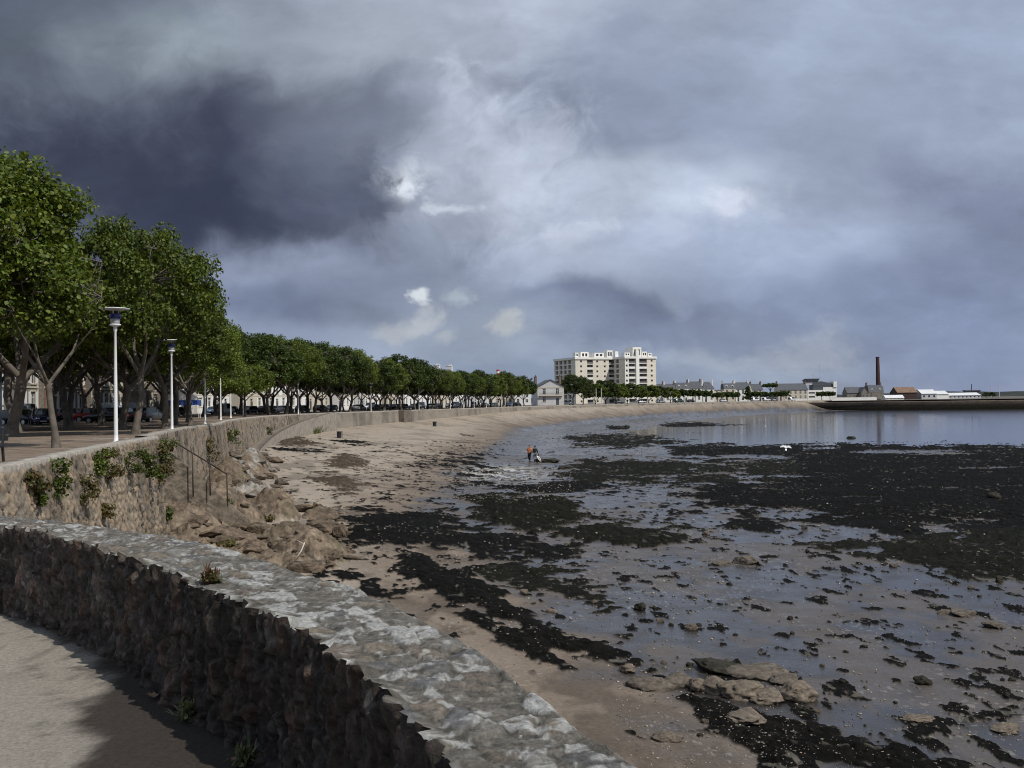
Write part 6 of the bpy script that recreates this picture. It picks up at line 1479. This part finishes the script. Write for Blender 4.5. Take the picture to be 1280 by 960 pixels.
for i, (px, py, w, h, k, m, lb) in enumerate([
    (935, 706, 44, 22, 0, M_bould, 'grey pointed boulder alone on the wet flats'), (905, 706, 46, 8, 1, M_bould, 'low rock spread left of the grey pointed boulder'), (801, 763, 22, 16, 2, M_bould_d, 'dark blocky boulder left of the wet flats'), (866, 787, 24, 14, 3, M_bould, 'brown boulder, low and round, on the lower flats'), (826, 778, 16, 10, 4, M_bould, 'small grey stone beside the brown boulder'),
    (1156, 856, 26, 18, 5, M_bould_d, 'dark rounded stone on the lower right flats'), (1245, 622, 22, 12, 0, M_bould_d, 'dark stump of rock at the right edge'), (1066, 550, 18, 8, 1, M_bould_d, 'lone dark rock standing out of the calm water'), (686, 578, 36, 7, 2, M_bould_d, 'grey brown boulder just right of the walkers'), (705, 586, 20, 7, 3, M_bould_d, 'dark rock below the grey brown boulder'),
    (1208, 770, 56, 12, 4, M_bould, 'flattish rock on the flats at right'), (1245, 785, 40, 14, 5, M_bould, 'tan rock at the right edge of the flats'), (1185, 768, 30, 10, 0, M_bould, 'narrow rock left of the flattish rock at right'), (655, 742, 22, 10, 1, M_boulp, 'small pale rock between the two seaweed bands'), (775, 535, 14, 3.5, 2, M_bould_d, 'thin dark rock in the shallows nearest the far sand'), (1250, 728, 14, 14, 3, M_bould_d, 'small upright dark rock at the right edge'), (690, 766, 26, 8, 5, M_boulp, 'sandy stone just above the lower seaweed band'),
    (350, 606, 26, 16, 0, M_bould, 'grey boulder at the end of the rock pile by the sand'), (300, 590, 40, 18, 1, M_boulp, 'pale grey boulder in the rock pile below the set back wall'), (322, 600, 34, 18, 2, M_boulp, 'pale slab of rock near the end of the rock pile'), (305, 606, 26, 12, 3, M_boulp, 'pale low rock at the foot of the rock pile'), (330, 575, 30, 12, 4, M_bould, 'dark brown boulder behind the pale slab'), (318, 622, 30, 14, 5, M_bould, 'brown rock right of the last handrail post'), (300, 630, 26, 12, 1, M_boulp, 'pale block under the last handrail post'),
    ]): boulder(px, py, w * .8, h * .62, lb, m, k, i * 1.1, .8)
def ledges():
    "blocks of bedrock standing out of the bank: parts of the outcrop"
    ro = bpy.data.objects['rock_outcrop']; rg = random.Random(23); ml = mat('ledge_rock', (.125, .097, .071), .92, .75, 1.6, 4, 5, spec=.1, detail=10.); mg = mat('pale_ledge_rock', (.2, .185, .167), .92, .5, 2.2, 1.4, 9, spec=.1, detail=10.)
    spots = [(400, 668, 70, 34, 0), (380, 690, 56, 26, 1), (415, 690, 44, 22, 2), (425, 672, 30, 30, 3), (360, 664, 46, 20, 4), (395, 650, 60, 16, 5), (345, 684, 44, 18, 0), (330, 668, 50, 20, 1), (310, 690, 50, 20, 2), (300, 664, 44, 18, 3), (280, 684, 50, 18, 4), (262, 668, 46, 16, 5), (318, 648, 46, 16, 1), (340, 640, 40, 16, 2), (285, 648, 44, 14, 0), (372, 640, 46, 16, 4), (250, 690, 40, 16, 2), (246, 650, 40, 14, 3), (300, 628, 40, 14, 5), (322, 622, 36, 12, 0), (270, 630, 40, 12, 1), (440, 700, 40, 8, 4), (405, 706, 40, 8, 5), (350, 704, 40, 10, 3)]
    rub = MB()
    for i, (px, py, w, h, k) in enumerate(spots + [(rg.uniform(282, 345), rg.uniform(566, 612), rg.uniform(14, 34), rg.uniform(6, 14), -1 - rg.randrange(6)) for _ in range(26)] + [(rg.uniform(236, 440), rg.uniform(632, 700), rg.uniform(8, 22), rg.uniform(4, 10), rg.randrange(6)) for _ in range(150)]):
        q = beach_pt(px, py); s = q.y / 1280
        if i >= 96:                                    # the many smaller stones are one loose part
            mt = Matrix.Translation((q.x, q.y + w * s * .2, q.z + h * s * .1)) @ Euler((rg.uniform(-.25, .25), rg.uniform(-.25, .25), rg.uniform(0, 6.28))).to_matrix().to_4x4() @ Matrix.Diagonal((w * s * .4, w * s * .36, h * s * .42, 1)); b = BLO[abs(k) % 3]
            rub.add([mt @ v.co for v in b.vertices], [tuple(p.vertices) for p in b.polygons]); continue
        me = BLK[abs(k) % 6].copy(); me.materials.append(mg if k < 0 and i % 3 else ml); o = bpy.data.objects.new('ledge', me); COL.objects.link(o); o.parent = ro
        o.location = (q.x, q.y + w * s * .25, q.z + h * s * .15); z_ = rg.uniform(.7, 1.1); o.scale = (w * s * .46 * z_, w * s * .40 * z_, h * s * .5); o.rotation_euler = (rg.uniform(-.25, .25), rg.uniform(-.25, .25), rg.uniform(0, 6.28))
    o = rub.build('loose_rubble', ml, ro); o['kind'] = 'stuff'
ledges()
rs = random.Random(17)
for i in range(70):
    for _ in range(40):
        px, py = rs.uniform(700, 1290), 640 + 300 * rs.random() ** .9
        if py < 720 or px > 620 + (py - 640) * .9: break
    w = rs.uniform(4, 11); boulder(px, py, w, w * rs.uniform(.35, .6), 'small dark stone lying loose on the wet flats', rs.choice([M_bould, M_bould_d, M_bould_d]), i, rs.uniform(0, 6), .8, 'stone', 'small loose stones on the wet flats')
def pebbles():
    rng = np.random.default_rng(77); me = bmesh.new(); bmesh.ops.create_icosphere(me, subdivisions=1, radius=1); v0 = np.array([list(v.co) for v in me.verts]); f0 = np.array([[v.index for v in f.verts] for f in me.faces]); me.free()
    V = []; F = []; C = []; n = 0; pal = np.array([(.30, .28, .24), (.38, .36, .33), (.20, .17, .14), (.16, .14, .12), (.33, .25, .17), (.09, .085, .08)])
    zones = [(770, 830, 1010, 960, 900), (560, 700, 900, 850, 500), (560, 585, 720, 625, 700), (820, 600, 1280, 700, 260), (430, 640, 760, 720, 220), (760, 700, 1280, 900, 700), (820, 880, 1280, 970, 600)]
    for x0, y0, x1, y1, k in zones:
        for _ in range(k):
            q = beach_pt(rng.uniform(x0, x1), rng.uniform(y0, y1)); r = (.5 + 1.3 * rng.random() ** 2.5) * q.y / 1280 * (1 if q.y < 60 else .8); s = r * np.array([1, .8, .6]) * rng.uniform(.7, 1.3, 3)
            V.append(v0 * s * (1 + .25 * rng.normal(size=(len(v0), 1))) + np.array([q.x, q.y, q.z + r * .25])); F.append(f0 + n); n += len(v0); C.append(np.repeat(pal[rng.choice(6, p=[.14, .05, .27, .26, .12, .16])][None] * rng.uniform(.7, 1.2), len(v0), 0))
    o = np_mesh('pebbles', np.concatenate(V), np.concatenate(F), mat('pebble_stone', (.3, .3, .3), .8, .2, 20, attr='Col', spec=.3), None, True, np.concatenate(C)); tag(o, 'pale pebbles and shell bits scattered over the sand and mud flats', 'pebbles', kind='stuff')
pebbles()
def driftwood():
    a, b = beach_pt(369, 701), beach_pt(379, 682); a.z += .05; b = atd(381, 678, a.y + .3); o = MB().tube([(0, 0, 0), ((b - a) * .45 + Vector((.06, 0, .03))), b - a], [.03, .026, .018], 8).tube([(b - a) * .9, (b - a) * .95 + Vector((-.28, 0, .12))], [.016, .01], 6).build('driftwood', mat('bleached_wood', (.5, .47, .42), .8, .15, 8), smooth=True, loc=a); tag(o, 'bleached driftwood branch leaning on the brown rock', 'driftwood')
driftwood()
# ================================================================== people and the gull
M_skin = mat('skin', (.42, .25, .18), .6); M_hair = mat('dark_hair', (.015, .011, .009), .7); M_orange = mat('orange_shirt', (.55, .20, .09), .85, .1, 9); M_navy = mat('dark_trousers', (.016, .017, .022), .9); M_blk = mat('dark_top', (.022, .028, .026), .9); M_khaki = mat('grey_trousers', (.16, .17, .19), .9); M_wht = mat('white_top', (.66, .66, .66), .85); M_shoe = mat('shoe_leather', (.03, .025, .02), .7)
def skinned(name, P, E, Rd, m, parent, sub=2):
    me = bpy.data.meshes.new(name); me.from_pydata([tuple(p) for p in P], E, []); me.materials.append(m); o = bpy.data.objects.new(name, me); COL.objects.link(o); o.parent = parent
    md = o.modifiers.new('skin', 'SKIN'); md.use_smooth_shade = True
    for i, r in enumerate(Rd): me.skin_vertices[0].data[i].radius = r if isinstance(r, tuple) else (r, r)
    me.skin_vertices[0].data[0].use_root = True
    s = o.modifiers.new('subsurf', 'SUBSURF'); s.levels = sub; s.render_levels = sub; return o
def person(label, loc, rz, J, top, trousers, sleeve=True, sc=1., pack=None, hat=None):
    "J: joint positions by name (metres, figure faces -y)"
    t = thing('person', label, 'person', loc, rz); t.scale = (sc,) * 3; V = []; E = []; Rd = []; ix = {}
    def add(n, r, par=None):
        ix[n] = len(V); V.append(Vector(J[n])); Rd.append(r)
        if par: E.append((ix[par], ix[n]))
    add('pelvis', (.15, .11)); add('waist', (.13, .095), 'pelvis'); add('chest', (.165, .11), 'waist'); add('neckb', (.075, .075), 'chest'); add('neck', .052, 'neckb'); add('headb', (.065, .075), 'neck'); add('headm', (.078, .098), 'headb'); add('headt', (.06, .075), 'headm')
    for s in 'lr':
        add('sh' + s, .062, 'chest'); add('el' + s, .043, 'sh' + s); add('wr' + s, .03, 'el' + s); J['pa' + s] = Vector(J['wr' + s]) + (Vector(J['wr' + s]) - Vector(J['el' + s])).normalized() * .07; add('pa' + s, (.034, .018), 'wr' + s)
        fd = (Vector(J['wr' + s]) - Vector(J['el' + s])).normalized(); sd = fd.cross(Vector((0, 1, 0))).normalized() if abs(fd.y) < .9 else Vector((1, 0, 0))
        for k in range(4):
            l = (.07, .082, .078, .06)[k]; o = sd * (k - 1.5) * .02
            for q, f in (('a', .02), ('b', l)):
                nme = 'f%d%s%s' % (k, q, s); J[nme] = Vector(J['pa' + s]) + o + fd * f + (Vector((0, -.015, 0)) if q == 'b' else Vector()); add(nme, .009, 'pa' + s if q == 'a' else 'f%da%s' % (k, s))
        J['th' + s] = Vector(J['wr' + s]) + fd * .06 - sd * .05 + Vector((0, -.02, 0)); add('th' + s, .010, 'wr' + s)
        add('hip' + s, .093, 'pelvis'); add('kn' + s, .062, 'hip' + s); add('an' + s, .04, 'kn' + s); J['toe' + s] = Vector(J['an' + s]) + Vector((0, -.16, -.05)); add('toe' + s, (.04, .025), 'an' + s)
    skinned('body', V, E, Rd, M_skin, t)
    def piece(nm, names, edges, fat, m):
        P = [J[n] for n in names]; rr = [tuple(c + fat for c in (Rd[ix[n]] if isinstance(Rd[ix[n]], tuple) else (Rd[ix[n]],) * 2)) for n in names]; k = {n: i for i, n in enumerate(names)}
        skinned(nm, P, [(k[a], k[b]) for a, b in edges], rr, m, t)
    ar = ['sh', 'el'] + (['wr'] if sleeve else [])
    piece('shirt', ['waist', 'pelvis', 'chest', 'neckb'] + [a + s for s in 'lr' for a in ar], [('waist', 'pelvis'), ('waist', 'chest'), ('chest', 'neckb')] + [(('chest' if a == 'sh' else ar[i - 1] + s), a + s) for s in 'lr' for i, a in enumerate(ar)], .02, top)
    piece('trousers', ['pelvis'] + [a + s for s in 'lr' for a in ('hip', 'kn', 'an')], [('pelvis', 'hip' + s) for s in 'lr'] + [('hip' + s, 'kn' + s) for s in 'lr'] + [('kn' + s, 'an' + s) for s in 'lr'], .018, trousers)
    for s in 'lr':
        skinned('shoe', [Vector(J['an' + s]) + Vector((0, .03, -.05)), Vector(J['an' + s]) + Vector((0, -.07, -.06)), Vector(J['toe' + s]) + Vector((0, -.02, 0))], [(0, 1), (1, 2)], [(.045, .045), (.05, .04), (.045, .03)], M_shoe, t)
    h = Vector(J['headm'])
    hp = MB().lathe([(.0, .135), (.06, .125), (.095, .08), (.108, .02), (.10, -.06), (.075, -.08)], 14, (0, .012, .02)); hp.v = [(v[0] * .82 + h.x, max(v[1], -.075 if v[2] > .06 else -.02) + h.y, v[2] + h.z) for v in hp.v]; hp.build('hair', M_hair, t, True)
    f = MB(); f.add([(-.012, -.098, .0), (.012, -.098, 0), (0, -.125, -.02), (0, -.098, .035)], [(0, 1, 2), (1, 3, 2), (3, 0, 2)]); f.v = [(v[0] + h.x, v[1] + h.y, v[2] + h.z) for v in f.v]; f.build('nose', M_skin, t)
    for x in (-.032, .032): MB().lathe([(.001, -.008), (.009, -.005), (.011, 0), (.009, .005), (.001, .008)], 8, (h.x + x, h.y - .088, h.z + .012)).build('eye', M_blk, t)
    for x in (-.084, .084): MB().box(h.x + x - .008, h.x + x + .008, h.y - .01, h.y + .03, h.z - .03, h.z + .03).build('ear', M_skin, t, bevel=.006)
    MB().box(h.x - .022, h.x + .022, h.y - .096, h.y - .086, h.z - .052, h.z - .045).build('mouth', mat('lips', (.3, .12, .1), .6) if 'lips' not in MATS else MATS['lips'], t)
    return t
STAND = dict(pelvis=(0, 0, .93), waist=(0, 0, 1.08), chest=(0, .01, 1.30), neckb=(0, .015, 1.43), neck=(0, .01, 1.49), headb=(0, -.01, 1.55), headm=(0, -.015, 1.61), headt=(0, -.005, 1.69),
             shl=(.18, .01, 1.38), ell=(.24, .02, 1.12), wrl=(.22, -.08, .90), shr=(-.18, .01, 1.38), elr=(-.25, .02, 1.12), wrr=(-.24, -.06, .88), hipl=(.09, 0, .87), knl=(.10, -.03, .49), anl=(.10, .03, .09), hipr=(-.09, 0, .87), knr=(-.10, -.02, .49), anr=(-.10, .02, .09))
A = dict(STAND); A.update(knl=(.09, -.14, .50), anl=(.09, -.12, .10), anr=(-.1, .2, .12), elr=(-.26, .06, 1.12), wrr=(-.3, -.12, 1.0), headm=(.01, -.035, 1.60), headb=(0, -.02, 1.545))
q = beach_pt(662, 577); p1 = person('walker in an orange top and dark trousers carrying a dark rucksack on the flats', q, R(-20), A, M_orange, M_navy, sc=1.08)
b = MB().box(-.15, .15, .14, .30, 1.05, 1.46).box(-.11, .11, .30, .36, 1.08, 1.28); bo = b.build('rucksack', M_blk, bevel=.04, loc=q); bo.rotation_euler.z = R(-20); bo.scale = (1.08,) * 3; tag(bo, 'dark rucksack on the back of the orange-topped walker', 'rucksack')
B = dict(STAND); B.update(elr=(-.27, -.05, 1.14), wrr=(-.18, -.24, 1.02), knr=(-.1, -.12, .5), anr=(-.1, -.06, .1))
q = beach_pt(669, 577.5); person('walker in a dark top and grey trousers beside the orange-topped one', q, R(160), B, M_blk, M_khaki, sc=1.05)
CR = dict(pelvis=(0, .12, .33), waist=(0, .10, .46), chest=(0, -.06, .63), neckb=(0, -.13, .73), neck=(0, -.16, .77), headb=(0, -.20, .81), headm=(0, -.22, .86), headt=(0, -.20, .94), shl=(.17, -.08, .69), ell=(.24, -.2, .46), wrl=(.16, -.36, .26), shr=(-.17, -.08, .69), elr=(-.24, -.2, .46), wrr=(-.14, -.38, .24),
          hipl=(.1, .10, .30), knl=(.16, -.24, .46), anl=(.13, -.02, .09), hipr=(-.1, .1, .30), knr=(-.16, -.24, .46), anr=(-.13, -.02, .09))
q = beach_pt(671.5, 579); person('person in a white top crouching down at the feet of the two walkers', q, R(70), CR, M_wht, M_navy, sc=1.05)
def gull():
    Y = 84; p = atd(982, 559, Y); t = thing('gull', 'white gull with dark head and wings spread wide, flying low over the seaweed', 'gull', p, R(25)); t.rotation_euler = (R(58), R(6), R(8)); t.scale = (.72,) * 3
    bd = MB().lathe([(.01, -.30), (.035, -.26), (.075, -.12), (.085, 0), (.07, .12), (.045, .20), (.04, .24)], 12); bd.v = [(v[0], v[2], v[1]) for v in bd.v]; bd.build('body', M_white, t, True)
    hd = MB().lathe([(.01, .20), (.045, .23), (.05, .28), (.03, .32), (.01, .33)], 10); hd.v = [(v[0], v[2], v[1] + .01) for v in hd.v]; hd.build('head', M_trim, t, True)
    MB().tube([(0, .32, .01), (0, .39, 0)], [.014, .004], 6).build('bill', M_tl, t); M_w = mat('gull_wing', (.6, .61, .62), .8)
    for s in (1, -1):
        w = MB(); st = [(.04, .13, -.14, .05), (.28, .17, -.08, .12), (.5, .10, -.10, .08), (.68, .0, -.10, .02)]
        for x, f, r, z in st: w.v += [(s * x, f, z), (s * x, r, z - .01), (s * x, r, z), (s * x, f, z + .02)]
        for i in range(3):
            for a in range(4): w.f.append([i * 4 + a, i * 4 + (a + 1) % 4, i * 4 + 4 + (a + 1) % 4, i * 4 + 4 + a]); w.m.append(0)
        w.f.append([12, 13, 14, 15]); w.m.append(0); w.build('wing', M_w, t)
    MB().prism([(-.05, -.24), (.05, -.24), (.09, -.42), (-.09, -.42)], 2, -.01, .01).build('tail', M_white, t)
gull()
# remove prototypes that were never placed
for o in list(bpy.data.objects):
    if o.parent is None and o.get('label') == 'x':
        for c in list(o.children): bpy.data.objects.remove(c)
        bpy.data.objects.remove(o)
